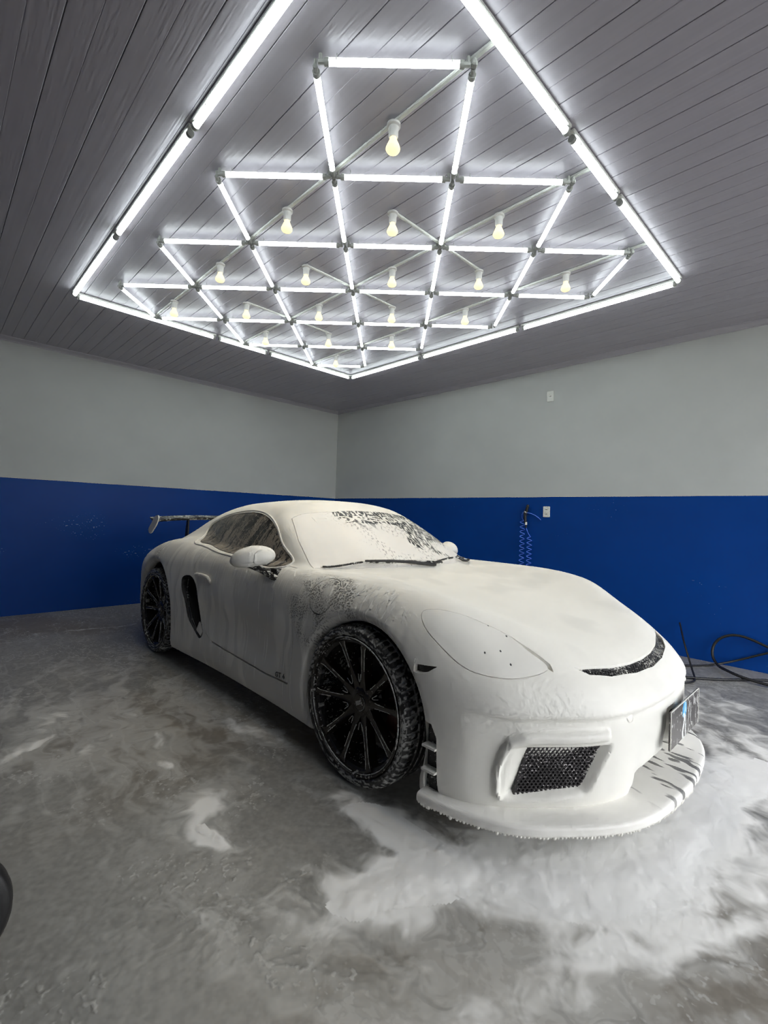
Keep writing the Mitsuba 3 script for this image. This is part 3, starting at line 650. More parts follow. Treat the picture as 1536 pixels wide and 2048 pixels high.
# handles, scoops, mirrors, lettering
for side in (-1, 1):
    door = near_door if side < 0 else near_door + '_001' if near_door + '_001' in scene else near_door
    hx = np.linspace(-.452, -.212, 13); hz = .7245 - .012 * ((hx + .34) / .12)**2 - .02 * sstep(-.26, -.20, hx)
    hyy = skin_y(hx, hz, side)
    out = .016 * np.sin(np.linspace(.18, math.pi - .12, 13))**.6
    h = tube(np.stack([hx, hyy + side * out, hz], 1), .0105 * np.r_[.7, np.ones(11), .8], 10); h.vertices[:, 2] = (h.vertices[:, 2] - .7205) * 1.15 + .7205
    k = carpart('handle', h, 'm_foam', door, label='door handle' if side < 0 else None)
    # side scoop: dark hollow, a blade and a pale foot
    def inset(pts, dy, mat, name, depth=.012, **kw):
        g = sg.Polygon(pts).buffer(0); m = trimesh.creation.extrude_polygon(g, depth, engine='earcut')
        m = m.subdivide().subdivide(); v = m.vertices; yy = skin_y(v[:, 0], v[:, 1], side) - side * (dy - v[:, 2])
        m.vertices = np.stack([v[:, 0], yy, v[:, 1]], 1); m.fix_normals(); return carpart(name, m, mat, **kw)
    scp = carpart('side_scoop', liners[side], 'm_liner', label='dark air scoop behind the door' if side < 0 else None)
    bz = np.linspace(.683, .33, 22); bx = np.interp(bz, [.30, .40, .52, .61, .69], [-.385, -.497, -.570, -.605, -.592])
    by = skin_y(np.clip(bx - .12, -.66, 0), bz, side)
    blade = tube(np.stack([bx, by - side * .028, bz], 1), .0065, 8)
    carpart('scoop_blade', blade, 'm_darkplastic', scp)
    foot = inset([(-.345, .310), (-.320, .345), (-.334, .385), (-.372, .402), (-.405, .342)], .012, 'm_foam', 'scoop_foot', .008, parent=scp)
    rib = inset([(-.515, .575), (-.405, .562), (-.405, .554), (-.515, .566)], .055, 'm_darkplastic', 'scoop_rib', .008, parent=scp)
    # front corner: dark slots with two dividers, and the side marker
    lv = carpart('wheel_vent', side_prism([(1.651, .136), (1.651, .411), (1.689, .409), (1.711, .365), (1.711, .141)], .800, .822, side), 'm_darkplastic', label='dark wheel vent at the corner of the front bumper' if side < 0 else None)
    for zz in (.322, .236): 
        m = box(1.650, 1.712, .815, .858, zz - .004, zz + .004); m.vertices[:, 1] *= side
        if side > 0: pass
        else: m.invert()
        carpart('divider', m, 'm_foam', lv)
    carpart('side_marker', side_prism([(p - 1.64) * .985 + 1.64 if False else p for p in []] or [(1.604, .608), (1.690, .6135), (1.657, .589), (1.630, .582), (1.600, .579)], .802, .838, side), 'm_blackgloss', label='dark side marker lamp' if side < 0 else None)
    # mirror
    c = np.array([.380, .880 * side, .907])
    sp = trimesh.creation.icosphere(subdivisions=4); v = sp.vertices.copy()
    e = np.array([.087, .113, .064]); q = np.sign(v) * np.abs(v)**.86
    q = q / np.maximum(np.linalg.norm(q, axis=1, keepdims=True), 1e-9) * (np.abs(v)**2.5).sum(1, keepdims=True)**(-1 / 2.5 * .35)
    q[:, 2] = np.where(q[:, 2] < 0, q[:, 2] * .82, q[:, 2]); q[:, 0] = np.where(q[:, 0] < 0, q[:, 0] * .55, q[:, 0])
    q = q * e; q[:, 0] -= .35 * (q[:, 1] * side); q[:, 2] += .10 * (-q[:, 1] * side) - .1 * np.maximum(q[:, 1] * side, 0)
    sp.vertices = c + q
    mir = carpart('mirror', sp, 'm_foam', smooth=True, label='foam covered door mirror facing the viewer' if side < 0 else None)
    arm = spline([(.335, .905 * side, .860), (.385, .872 * side, .851), (.435, .842 * side, .834), (.49, .815 * side, .808), (.525, .792 * side, .790)], 18)
    am = tube(arm, np.interp(np.linspace(0, 1, 18), [0, .3, 1], [.010, .017, .022]), 10); am.vertices[:, 0] += (am.vertices[:, 0] - np.interp(am.vertices[:, 1] * side, arm[::-1, 1] * side, arm[::-1, 0])) * .5
    carpart('mirror_arm', am, 'm_arm', mir)
    sail = box(.475, .540, .765, .805, .800, .848); sail.vertices[:, 1] *= side
    if side < 0: sail.invert()
    sail.vertices[:, 0] += (sail.vertices[:, 2] - .80) * -.5
    carpart('mirror_foot', sail, 'm_darkplastic', mir)
def drape_side(txt, h, x0, z0, side, sx=1.2, slope=0., depth=.003, bold=True):
    m = meshkit.text_mesh(txt, h, depth, bold); v = m.vertices.copy(); v[:, 0] *= sx
    x = x0 + v[:, 0]; z = z0 + v[:, 1] + slope * v[:, 0]
    m.vertices = np.stack([x, skin_y(x, z, side) + side * (v[:, 2] - .0012), z], 1); m.fix_normals(); return m
gt = drape_side('GT 4', .024, .610, .296, -1, 1.35, .12)
carpart('lettering', gt, 'm_black', near_door, smooth=False, label='small dark lettering low on the door')
# banner lettering across the top of the windshield
m = meshkit.text_mesh('PORSCHE', .034, .003, True); v = m.vertices.copy(); W = v[:, 0].max(); sx = .93 / W
yy = (v[:, 0] - W / 2) * sx; zz = 1.1235 + v[:, 1] - .10 * yy**2
m = trimesh.Trimesh(np.stack([yy, zz, v[:, 2]], 1), m.faces, process=False); m = m.subdivide_to_size(.04); v = m.vertices
xx = skin_x(v[:, 0], v[:, 1], .7, .1)
m.vertices = np.stack([xx + (v[:, 2] - .001) * 1.3, v[:, 0], v[:, 1]], 1); m.fix_normals()
carpart('banner_lettering', m, 'm_letters', smooth=False, label='large pale letters across the top of the windshield')
for side in (-1, 1):
    wt = np.array(sg.Polygon(WINDOW).buffer(.011).exterior.coords)[:-1]; wt = wt[::max(1, len(wt) // 130)]
    p = np.stack([wt[:, 0], skin_y(wt[:, 0], wt[:, 1], side), wt[:, 1]], 1); g = grad(body, p); p = p + g / np.linalg.norm(g, axis=1, keepdims=True) * .001
    carpart('window_trim', tube(np.vstack([p, p[:2]]), .0062, 6, caps=False), 'm_foam', smooth=60)
# wipers
def on_glass(pts, lift):
    p = np.array(pts, float); z = skin_z(p[:, 0], p[:, 1]); g = grad(body, np.c_[p, z]); g /= np.linalg.norm(g, axis=1, keepdims=True)
    return np.c_[p, z] + g * np.reshape(lift, (-1, 1))
wp = carpart('wiper', tube(spline(on_glass([(.735, -.655), (.775, -.54), (.815, -.415), (.855, -.33), (.905, -.16), (.935, 0), (.938, .10)], [.012, .016, .018, .018, .018, .018, .016]), 40), np.r_[np.full(13, .0055), np.full(27, .008)], 8), 'm_arm', label='wiper on the viewer\'s side, parked at the foot of the windshield')
carpart('wiper_blade', tube(spline(on_glass([(.728, -.66), (.768, -.54), (.808, -.415), (.846, -.33), (.875, -.25)], .007), 30), .0042, 6), 'm_bead', wp)
carpart('wiper_arm', tube(spline(on_glass([(.812, -.42), (.855, -.33), (.905, -.19), (.947, -.06), (.955, .02)], [.024, .026, .022, .018, .012]), 30), np.linspace(.0065, .011, 30), 8), 'm_black', wp)
wp = carpart('wiper', tube(spline(on_glass([(.925, .07), (.89, .22), (.85, .36), (.80, .50), (.765, .57)], [.012, .02, .024, .022, .014]), 30), .006, 8), 'm_arm', label='wiper on the far side, parked at the foot of the windshield')
carpart('wiper_arm', tube(spline(on_glass([(.83, .38), (.86, .42), (.845, .50), (.80, .58)], [.026, .022, .02, .012]), 20), .009, 8), 'm_black', wp)
# hood slot with mesh, bumper meshes
def honeycomb(poly, pitch, web):
    g = sg.Polygon(poly).buffer(0); x0, y0, x1, y1 = g.bounds; holes = []
    r = (pitch - web) / math.sqrt(3); a = np.arange(6) * math.pi / 3 + math.pi / 6
    for j in range(int((y1 - y0) / (pitch * .866)) + 2):
        for i in range(int((x1 - x0) / pitch) + 2):
            cx, cy = x0 + pitch * (i + .5 * (j % 2)), y0 + pitch * .866 * j
            h = sg.Polygon([(cx + r * math.cos(t), cy + r * math.sin(t)) for t in a])
            if g.buffer(-web * .4).contains(h): holes.append(h)
    return g.difference(shapely.union_all(holes))
def extrude(g, d): return cat([trimesh.creation.extrude_polygon(q, d, engine='earcut') for q in getattr(g, 'geoms', [g])])
slot_floor = trimesh.creation.extrude_polygon(sg.Polygon(SLOT).buffer(-.001), .004, engine='earcut')
def lay_slot(m, dz):
    v = m.vertices; m.vertices = np.stack([v[:, 0], v[:, 1], v[:, 2] + skin_z(v[:, 0], v[:, 1]) + dz], 1); return m
sl = carpart('hood_slot', lay_slot(slot_floor.subdivide_to_size(.03), -.020), 'm_liner', smooth=False, label='crescent air slot in front of the hood')
hc = extrude(honeycomb(sg.Polygon(SLOT).buffer(-.002).exterior.coords, .0125, .0036), .006)
tag(carpart('mesh', lay_slot(hc, -.015), 'm_grille', sl, smooth=False), 'foam clogged mesh of the air slot', kind='stuff')
QUAD = [(.690, .372), (.500, .380), (.556, .256), (.712, .232)]
for side in (-1, 1):
    q = [(a * side, z) for a, z in [(.650, .366), (.410, .370), (.470, .205), (.690, .183)]]
    g = honeycomb(q, .0118, .0034); m = extrude(g, .005); v = m.vertices
    ya = np.array([.525, .56, .60]); co = np.polyfit(ya, skin_x(ya * side, np.array([.31, .31, .30])), 1)
    m.vertices = np.stack([np.polyval(co, v[:, 0] * side) + v[:, 2] + .006, v[:, 0], v[:, 1]], 1); m.fix_normals()
    back = trimesh.creation.extrude_polygon(sg.Polygon(q).buffer(-.002), .003, engine='earcut'); v = back.vertices
    back = back.subdivide_to_size(.08); v = back.vertices
    back.vertices = np.stack([np.polyval(co, v[:, 0] * side) + v[:, 2] + .0005, v[:, 0], v[:, 1]], 1); back.fix_normals()
    ik = carpart('intake', back, 'm_liner', smooth=False, label='air intake in the bumper on the viewer\'s side' if side < 0 else None)
    tag(carpart('mesh', m, 'm_mesh', ik, smooth=False), 'dark honeycomb mesh of the intake', kind='stuff')
cb = front_prism([(-.04, .42), (.04, .42), (.04, .275), (.262, .235), (.285, .172), (-.285, .172), (-.262, .235), (-.04, .275)], 2.105, 2.118)
carpart('centre_intake', cb, 'm_grille', smooth=False, label='central air intake behind the plate')
# splitter lip
LIP = [(2.322, 0), (2.309, .2), (2.272, .4), (2.195, .55), (2.118, .65), (2.030, .748), (1.915, .822), (1.77, .866), (1.652, .880)]
lip = CS(np.arange(9), np.array(LIP))(np.linspace(0, 8, 60)); full = np.vstack([lip[::-1], (lip * [1, -1])[1:]])
inner = [(1.652, -.78), (1.80, -.70), (1.95, -.5), (2.02, 0), (1.95, .5), (1.80, .70), (1.652, .78)]
ti = np.r_[0, np.cumsum(np.linalg.norm(np.diff(inner, axis=0), axis=1))]; inn = CS(ti, np.array(inner))(np.linspace(0, ti[-1], len(full)))[::-1]
if np.linalg.norm(inn[0] - full[0]) > np.linalg.norm(inn[-1] - full[0]): inn = inn[::-1]
tg = np.gradient(full, axis=0); nn = np.stack([tg[:, 1], -tg[:, 0]], 1); nn /= np.linalg.norm(nn, axis=1, keepdims=True)
if nn[len(nn) // 2, 0] < 0: nn = -nn
rings = [np.c_[inn, np.full(len(full), .122)]] + [np.c_[full + nn * d, np.full(len(full), z)] for d, z in ((-.020, .122), (-.008, .1225), (-.002, .126), (0, .132), (0, .146), (-.002, .152), (-.007, .1565), (-.016, .159), (-.04, .160))] + [np.c_[inn, np.full(len(full), .160)]]
Vr = np.array(rings); nr, nc = Vr.shape[:2]; i, j = np.meshgrid(np.arange(nr), np.arange(nc - 1), indexing='ij'); i2 = (i + 1) % nr
q = np.stack([i * nc + j, i * nc + j + 1, i2 * nc + j + 1, i2 * nc + j], -1).reshape(-1, 4)
F = np.vstack([q[:, [0, 1, 2]], q[:, [0, 2, 3]]] + [[[0, k * nc, (k + 1) * nc], [nc - 1, (k + 1) * nc + nc - 1, k * nc + nc - 1]] for k in range(1, nr - 1)])
sm = trimesh.Trimesh(Vr.reshape(-1, 3), F, process=False); sm.fix_normals()
carpart('splitter', sm, 'm_splitter', smooth=50, label='foam covered splitter lip along the bottom of the bumper')
# drops hanging from the lip and the sills
drop = trimesh.creation.icosphere(subdivisions=1); drops = []
arc = np.r_[0, np.cumsum(np.linalg.norm(np.diff(full, axis=0), axis=1))]
for s0 in np.arange(.01, arc[-1], .0125):
    q = np.array([np.interp(s0, arc, full[:, k]) for k in (0, 1)]); r = rng.uniform(.003, .0075)
    d = drop.copy(); d.vertices = d.vertices * [r, r, r * rng.uniform(.9, 1.7)] + [q[0] - .006 * (q[0] > 1.7), q[1] * .993, .1235]; drops.append(d)
ss = np.arange(-.72, .86, .022); sy = skin_y(ss, np.full(len(ss), .140))
for s0, yy in zip(ss, sy):
    r = rng.uniform(.002, .005); d = drop.copy()
    d.vertices = d.vertices * [r, r, r * rng.uniform(1.2, 2.4)] + [s0, yy + .02, .1335 - .003 * rng.random()]; drops.append(d)
tag(carpart('foam_drops', cat(drops), 'm_foam', smooth=True), 'foam drops hanging from the lip and the sill', kind='stuff')
carpart('underbody', box(-1.95, 1.9, -.62, .62, .118, .30), 'm_black', smooth=False) if False else None
# number plate
PX, PY0, PY1, PZ0, PZ1 = 2.263, -.114, .300, .290, .440
pk = carpart('number_plate', frame_mesh(bevel_box(.008, PY1 - PY0, PZ1 - PZ0, .0025), [PX, (PY0 + PY1) / 2, (PZ0 + PZ1) / 2], [1, 0, 0], [0, 1, 0], [0, 0, 1]), 'm_plate', smooth=False, label='dark wet number plate smeared with foam and blue')
for a in (((PY0, PZ0), (PY0, PZ1)), ((PY0, PZ1), (PY1, PZ1)), ((PY1, PZ1), (PY1, PZ0))):
    carpart('plate_edge', tube([(PX + .004, a[0][0], a[0][1]), (PX + .004, a[1][0], a[1][1])], .0022, 6), 'm_bead', pk)
for yb in (.04, .16): carpart('plate_bracket', box(2.225, 2.2645, yb - .02, yb + .02, .34, .40), 'm_black', pk, smooth=False)
# parking sensor, tow cover rings
def button(y, z, r, name, mat='m_foam'):
    x = skin_x([y], [z])[0]; g = grad(body, np.array([[x, y, z]]))[0]; g /= np.linalg.norm(g)
    u = np.cross([0, 0, 1.0], g); u /= np.linalg.norm(u)
    m = lathe([(0, .0016), (r * .8, .0016), (r, .0004), (r, -.004), (r * 1.12, -.004), (r * 1.12, .0004), (r * 1.2, .001), (r * 1.25, -.002)], 24)
    return carpart(name, frame_mesh(m, [x, y, z], u, np.cross(g, u), g), mat)
button(-.352, .466, .016, 'parking_sensor'); button(.352, .466, .016, 'parking_sensor')

# ------------------------------------------------------------------ wheels (outer face towards -y)
def wheel(front):
    w = .235 if front else .285; R = .340
    nth, prof = 528, [tuple(q) for q in spline([(.292, .012), (.297, .004), (.306, .0005), (.316, .001), (.325, .006), (.3325, .014), (.3365, .024)], 17)]
    n_side = len(prof)
    for t in np.linspace(0, 1, 45): prof.append((R - .0012 * (2 * t - 1)**2, .028 + (w - .056) * t))
    prof += [(.3365, w - .024), (.325, w - .008), (.306, w), (.29, w - .012), (.262, w - .02), (.262, .03), (.285, .02)]
    prof = np.array(prof); th = np.arange(nth) * 2 * np.pi / nth
    RR = np.repeat(prof[:, :1], nth, 1); YY = np.repeat(prof[:, 1:], nth, 1)
    tr = (np.arange(len(prof)) >= n_side - 6) & (np.arange(len(prof)) < n_side + 47)
    u = (prof[:, 1] - w / 2) / (w / 2)
    blk = (th * 66 / (2 * np.pi))[None, :] + (np.abs(u) * .5)[:, None]
    gro = (np.abs((blk % 1) - .5) > .36) & ((np.abs(u) > .42)[:, None]) & tr[:, None]
    cir = np.isin(np.round(np.abs(u) * 14).astype(int), [2, 6])[:, None] & tr[:, None] & (np.abs(u) < .8)[:, None]
    RR = RR - .0075 * (gro | cir)
    q3 = np.stack([np.cos(th)[None] * (RR * 2.2 - .408), YY, np.sin(th)[None] * (RR * 2.2 - .408)], -1)
    fm = np.clip((meshkit.fbm(q3 * 60 + 7, 4, 5 + front) - .565) / .04, 0, 1) * .85 * np.clip((meshkit.fbm(q3 * 7 + 3, 2, 9) - .40) / .15, 0, 1)
    sw = np.arange(len(prof))[:, None] < n_side - 5
    fm = np.maximum(fm, sw * .8 * np.clip((meshkit.fbm(q3 * 75 + 2, 4, 15 + front) - .50) / .04, 0, 1) * np.clip((meshkit.fbm(q3 * 9 + 1, 2, 6) - .44) / .1, 0, 1))
    fm = np.maximum(fm, (gro | (cir & (meshkit.noise(q3 * 60, 4) > .45))) * np.clip((meshkit.fbm(q3 * 16, 2, 2) - .33) / .1, 0, 1))
    VC = (np.array([.010, .010, .0105]) + fm[..., None] * np.array([.40, .40, .385])).reshape(-1, 3)
    a = th[None, :]
    V = np.stack([RR * np.cos(a), YY, RR * np.sin(a)], -1).reshape(-1, 3)
    i, j = np.meshgrid(np.arange(len(prof)), np.arange(nth), indexing='ij'); i2, j2 = (i + 1) % len(prof), (j + 1) % nth
    q = np.stack([i * nth + j, i2 * nth + j, i2 * nth + j2, i * nth + j2], -1).reshape(-1, 4)
    tire = trimesh.Trimesh(V, np.vstack([q[:, [0, 1, 2]], q[:, [0, 2, 3]]]), process=False)
    lip = lathe([(.2915, .012), (.2915, .004), (.289, 0), (.284, 0), (.281, .003), (.2785, .012), (.2775, .020), (.272, .026), (.270, .038), (.263, .046), (.258, .08), (.258, w - .02), (.266, w - .018), (.270, .05), (.280, .03)], 128, 'y', closed=True)
    ns = 10; spokes = []; ANG = np.radians([110, 79, 41.5, 9, -30, -66.5, -104, -137, -176, 150])
    for k in range(ns):
        rr = np.linspace(.045, .272, 14); yc = np.interp(rr, [.045, .075, .16, .25, .272], [.060, .056, .040, .022, .018])
        wt = np.interp(rr, [.045, .07, .095, .13, .20, .25, .272], [.019, .018, .0125, .0095, .0085, .011, .019]); wb = wt + np.interp(rr, [.045, .1, .272], [.004, .009, .008]); dp = np.interp(rr, [.045, .272], [.04, .045])
        sec = np.stack([np.stack([rr, yc, -wt], 1), np.stack([rr, yc + .004, -wt - .003], 1), np.stack([rr, yc + dp, -wb], 1), np.stack([rr, yc + dp, wb], 1), np.stack([rr, yc + .004, wt + .003], 1), np.stack([rr, yc, wt], 1), np.stack([rr, yc + .003, wt * 0], 1)], 1)
        m_ = sec.shape[1]; n_ = len(rr); V = sec.reshape(-1, 3); i, j = np.meshgrid(np.arange(n_ - 1), np.arange(m_), indexing='ij')
        q = np.stack([i * m_ + j, i * m_ + (j + 1) % m_, (i + 1) * m_ + (j + 1) % m_, (i + 1) * m_ + j], -1).reshape(-1, 4)
        F = np.vstack([q[:, [0, 1, 2]], q[:, [0, 2, 3]], [[0, x, x + 1] for x in range(1, m_ - 1)], [[(n_ - 1) * m_, (n_ - 1) * m_ + x + 1, (n_ - 1) * m_ + x] for x in range(1, m_ - 1)]])
        m = trimesh.Trimesh(V, F, process=False); m.fix_normals()
        b = ANG[k]; c, s = math.cos(b), math.sin(b)
        m.apply_transform(np.array([[c, 0, -s, 0], [0, 1, 0, 0], [s, 0, c, 0], [0, 0, 0, 1.0]])); spokes.append(m)
    hub = lathe([(0, .050), (.030, .050), (.0335, .048), (.034, .052), (.037, .052), (.040, .056), (.066, .060), (.074, .066), (.078, .10), (0, .10)], 60, 'y')
    txt = meshkit.text_mesh('BBS', .016, .0016, True); v = txt.vertices; v[:, 0] -= v[:, 0].max() / 2; v[:, 1] -= .008
    e = np.array([math.cos(.45), math.sin(.45)]); txt.vertices = np.stack([v[:, 0] * e[0] - v[:, 1] * e[1], .0500 - v[:, 2], v[:, 0] * e[1] + v[:, 1] * e[0]], 1); txt.fix_normals()
    disc = lathe([(.07, .125), (.185, .125), (.187, .128), (.187, .152), (.185, .155), (.07, .155)], 72, 'y', closed=True)
    ca = np.linspace(-.75, .35, 16); cal = np.array([[r * math.cos(t), y, r * math.sin(t)] for t in ca for r, y in ((.135, .10), (.205, .10), (.205, .175), (.135, .175))])
    i, j = np.meshgrid(np.arange(15), np.arange(4), indexing='ij'); q = np.stack([i * 4 + j, i * 4 + (j + 1) % 4, (i + 1) * 4 + (j + 1) % 4, (i + 1) * 4 + j], -1).reshape(-1, 4)
    cal = trimesh.Trimesh(cal, np.vstack([q[:, [0, 1, 2]], q[:, [0, 2, 3]], [[0, 2, 1], [0, 3, 2], [60, 61, 62], [60, 62, 63]]]), process=False); cal.fix_normals()
    beads = []
    r2 = np.random.default_rng(3 + front)
    for k in range(ns):
        b = ANG[k]
        for sgn in (-1, 1):
            if r2.random() < .12: continue
            lo, hi = sorted(r2.uniform(.085, .272, 2)); 
            if hi - lo < .05: lo, hi = .10, .26
            rr = np.linspace(lo, hi, 10); wt = np.interp(rr, [.045, .07, .095, .13, .20, .25, .272], [.019, .018, .0125, .0095, .0085, .011, .019]); yc = np.interp(rr, [.045, .075, .16, .25, .272], [.060, .056, .040, .022, .018])
            t = sgn * wt; p = np.stack([rr * math.cos(b) - t * math.sin(b), yc, rr * math.sin(b) + t * math.cos(b)], 1)
            beads.append(tube(p, r2.uniform(.0008, .0026, 10), 5))
    for k in range(22):
        a0 = r2.uniform(0, 6.28); aa = np.linspace(a0, a0 + r2.uniform(.2, .9), 16); rr = r2.choice([.2895, .2785, .281])
        beads.append(tube(np.stack([rr * np.cos(aa), np.full(16, .001 if rr > .285 else .010), rr * np.sin(aa)], 1), r2.uniform(.0008, .003, 16), 5))
    for k in range(ns):
        b0, b1 = sorted([ANG[k], ANG[(k + 1) % ns]]); 
        if b1 - b0 > math.pi: b0, b1 = b1, b0 + 2 * math.pi
        if r2.random() < .3: continue
        tt = np.linspace(0, 1, 14); aa = b0 + .21 + (b1 - b0 - .42) * tt; rr = .088 + .034 * (2 * tt - 1)**4
        beads.append(tube(np.stack([rr * np.cos(aa), np.full(14, .057), rr * np.sin(aa)], 1), r2.uniform(.0012, .0030, 14), 5))
    aa = np.linspace(-2.2, .9, 60); beads.append(tube(np.stack([.0348 * np.cos(aa), np.full(60, .051), .0348 * np.sin(aa)], 1), .0012, 5))
    mats = [('rim', lip, 'm_rimlip', 30, None), *[('spoke', s, 'm_rim', 30, None) for s in spokes], ('hub', hub, 'm_rim', 30, 'round hub with a lettered centre cap'), ('cap_lettering', txt, 'm_bead', False, None),
            ('brake_disc', disc, 'm_disc', 30, None), ('brake_caliper', cal, 'm_caliper', False, 'dark red brake caliper'), ('foam_beads', cat(beads), 'm_bead', 40, None)]
    return [('tire', mikit.ply(tire, 'm_tread', smooth=False, color=VC), 'treaded black tire with foam in its grooves')] + [(n, mikit.ply(m, mt, smooth=sm), lb) for n, m, mt, sm, lb in mats]
WF, WR_ = wheel(True), wheel(False)
for x, side, parts, lab in ((1.242, -1, WF, 'front wheel facing the viewer'), (-1.242, -1, WR_, 'rear wheel facing the viewer'), (1.242, 1, WF, None), (-1.242, 1, WR_, None)):
    W = CAR @ T().translate([x, side * .862, .340])
    if side > 0: W = W @ T().rotate([0, 0, 1], 180)
    wk = numbered(car + '__wheel')
    if lab: labels[wk] = {'label': 'black spoked ' + lab}
    for n, shp, lb in parts:
        k = put(n, {**shp, 'to_world': W}, wk)
        if lb and side < 0: labels[k] = {'label': lb}
        if n == 'foam_beads': labels[k] = {'label': 'thin foam beads along the spokes and the rim edge', 'kind': 'stuff'}
for (xc, zw, R) in WELLS:
    for side in (-1, 1):
        aa = np.linspace(-.25, math.pi + .25, 40); P = []
        for y in (.52, .80):
            r_ = R - (.004 if y < .6 else .006)
            P.append(np.stack([xc + r_ * np.cos(aa), np.full(40, side * y), zw + r_ * np.sin(aa)], 1))
        V = np.vstack(P); F = [[i, i + 1, i + 41] for i in range(39)] + [[i, i + 41, i + 40] for i in range(39)]
        V = np.vstack([V, [[xc, side * .522, zw]]]); F += [[i, 80, i + 1] for i in range(39)]
        V[:40, 1] = side * .522
        carpart('wheel_liner', trimesh.Trimesh(V, F, process=False), 'm_liner', smooth=False)

# ------------------------------------------------------------------ rear wing
def airfoil(c, n=24):
    t = np.linspace(0, 1, n); th = .12 * 5 * (.2969 * np.sqrt(t) - .126 * t - .3516 * t**2 + .2843 * t**3 - .1015 * t**4); cam = -.06 * 4 * t * (1 - t)
    return np.vstack([np.stack([-t * c, (cam + th) * c], 1), np.stack([-t[::-1] * c, (cam - th)[::-1] * c], 1)[1:-1]])
ys = np.linspace(-.66, .66, 25); af = airfoil(.24); V = []
for y in ys:
    d = .030 * (np.abs(y) / .66)**2.5; V.append(np.stack([-1.80 + af[:, 0] * math.cos(.12) + .02 * (y / .66)**2 * -1, np.full(len(af), y), 1.085 - d + af[:, 1] + af[:, 0] * -.10], 1))
V = np.array(V); n_, m_ = V.shape[:2]; i, j = np.meshgrid(np.arange(n_ - 1), np.arange(m_), indexing='ij')
q = np.stack([i * m_ + j, (i + 1) * m_ + j, (i + 1) * m_ + (j + 1) % m_, i * m_ + (j + 1) % m_], -1).reshape(-1, 4)
wing = trimesh.Trimesh(V.reshape(-1, 3), np.vstack([q[:, [0, 1, 2]], q[:, [0, 2, 3]]]), process=False); wing.fix_normals()
wk = carpart('rear_wing', wing, 'm_wing', smooth=40, label='black rear wing speckled with foam')
for side in (-1, 1):
    ep = sg.Polygon(ring([(-1.80, 1.092), (-1.86, 1.098), (-1.99, 1.02), (-2.06, .945), (-2.03, .925), (-1.92, .965), (-1.83, 1.03)], 40))
    m = trimesh.creation.extrude_polygon(ep, .010, engine='earcut'); v = m.vertices; m.vertices = np.stack([v[:, 0], side * (.655 + v[:, 2]), v[:, 1]], 1); m.fix_normals()
    carpart('end_plate', m, 'm_foam', wk, smooth=False, label='pale wing end plate' if side < 0 else None)
    up = sg.Polygon([(-1.87, 1.065), (-1.91, 1.062), (-1.935, .97), (-1.95, .84), (-1.88, .84), (-1.875, .97)])
    m = trimesh.creation.extrude_polygon(up, .012, engine='earcut'); v = m.vertices; m.vertices = np.stack([v[:, 0], side * .36 + v[:, 2], v[:, 1]], 1); m.fix_normals()
    carpart('wing_upright', m, 'm_black', wk, smooth=False)

# ------------------------------------------------------------------ foam puddles on the floor: low banks of foam
def sst_(t): return sstep(0, .6, t)
def puddle(x0, x1, y0, y1, lab, level=.80, seed=1, h=.009, step=.007):
    xs, ys = np.arange(x0, x1, step), np.arange(y0, y1, step); X, Y = np.meshgrid(xs, ys, indexing='ij')
    P = np.stack([X, Y, np.full_like(X, seed)], -1)
    wx = X + .14 * (meshkit.fbm(P * [3.1, 3.1, 1], 3, seed) - .5); wy = Y + .14 * (meshkit.fbm(P * [3.1, 3.1, 1] + 50, 3, seed + 9) - .5)
    F = blob_field(wx, wy, np.exp) + .30 * (meshkit.fbm(P * [13, 13, 1], 3, seed + 4) - .5)
    e = np.minimum.reduce([X - x0, x1 - step - X, Y - y0, y1 - step - Y]); F = F - .6 * np.clip(1 - e / .05, 0, 1)
    H = h * sst_(F - level) + .0025 * meshkit.fbm(P * [26, 26, 1], 3, seed + 2) * np.clip((F - level) / .3, 0, 1)**2
    on = F > level; keep = on[:-1, :-1] & on[1:, :-1] & on[1:, 1:] & on[:-1, 1:]
    idx = np.arange(X.size).reshape(X.shape); q = np.stack([idx[:-1, :-1], idx[1:, :-1], idx[1:, 1:], idx[:-1, 1:]], -1)[keep]
    V = np.stack([X, Y, H + .0004], -1).reshape(-1, 3); F_ = np.vstack([q[:, [0, 1, 2]], q[:, [0, 2, 3]]])
    m = trimesh.Trimesh(V, F_, process=False); m.remove_unreferenced_vertices()
    tag(obj('foam_puddle', m, 'm_puddle', smooth=True), lab, 'foam puddle', kind='stuff')
puddle(.60, 3.1, .05, 1.75, 'broad white foam puddle on the floor under the front splitter', seed=3)

# ------------------------------------------------------------------ on the right wall: outlets, air hose and blow gun
def outlet(y, z, label, slots):
    t = thing('wall_outlet', label, 'outlet')
    fx = XW - .006
    obj('plate', frame_mesh(bevel_box(.012, .078, .118, .004), [fx, y, z], [1, 0, 0], [0, 1, 0], [0, 0, 1]), 'm_outlet', t)
    for dz in slots:
        o = lathe([(0, .0), (.0165, .0), (.018, .002), (.0195, 0), (.0195, -.004), (0, -.004)], 24)
        s = frame_mesh(o, [XW - .0125, y, z + dz], [0, 1, 0], [0, 0, 1], [-1, 0, 0])
        k = obj('socket', s, 'm_outlet', t, smooth=30)
        hs = [tube([[XW - .011, y + dy, z + dz], [XW - .0145, y + dy, z + dz]], .0035, 8) for dy in (-.0085, 0, .0085)]
        obj('contact_hole', cat(hs), 'm_hole', k)
outlet(2.447, 2.537, 'white outlet plate high on the grey part of the right wall', (0,))
outlet(2.452, 1.270, 'white double outlet plate on the blue part of the right wall beside the blow gun', (.024, -.024))
g = thing('blow_gun', 'black air blow gun hanging on the blue wall above the coiled hose', 'blow gun')
GYc, gx = 2.672, XW - .045
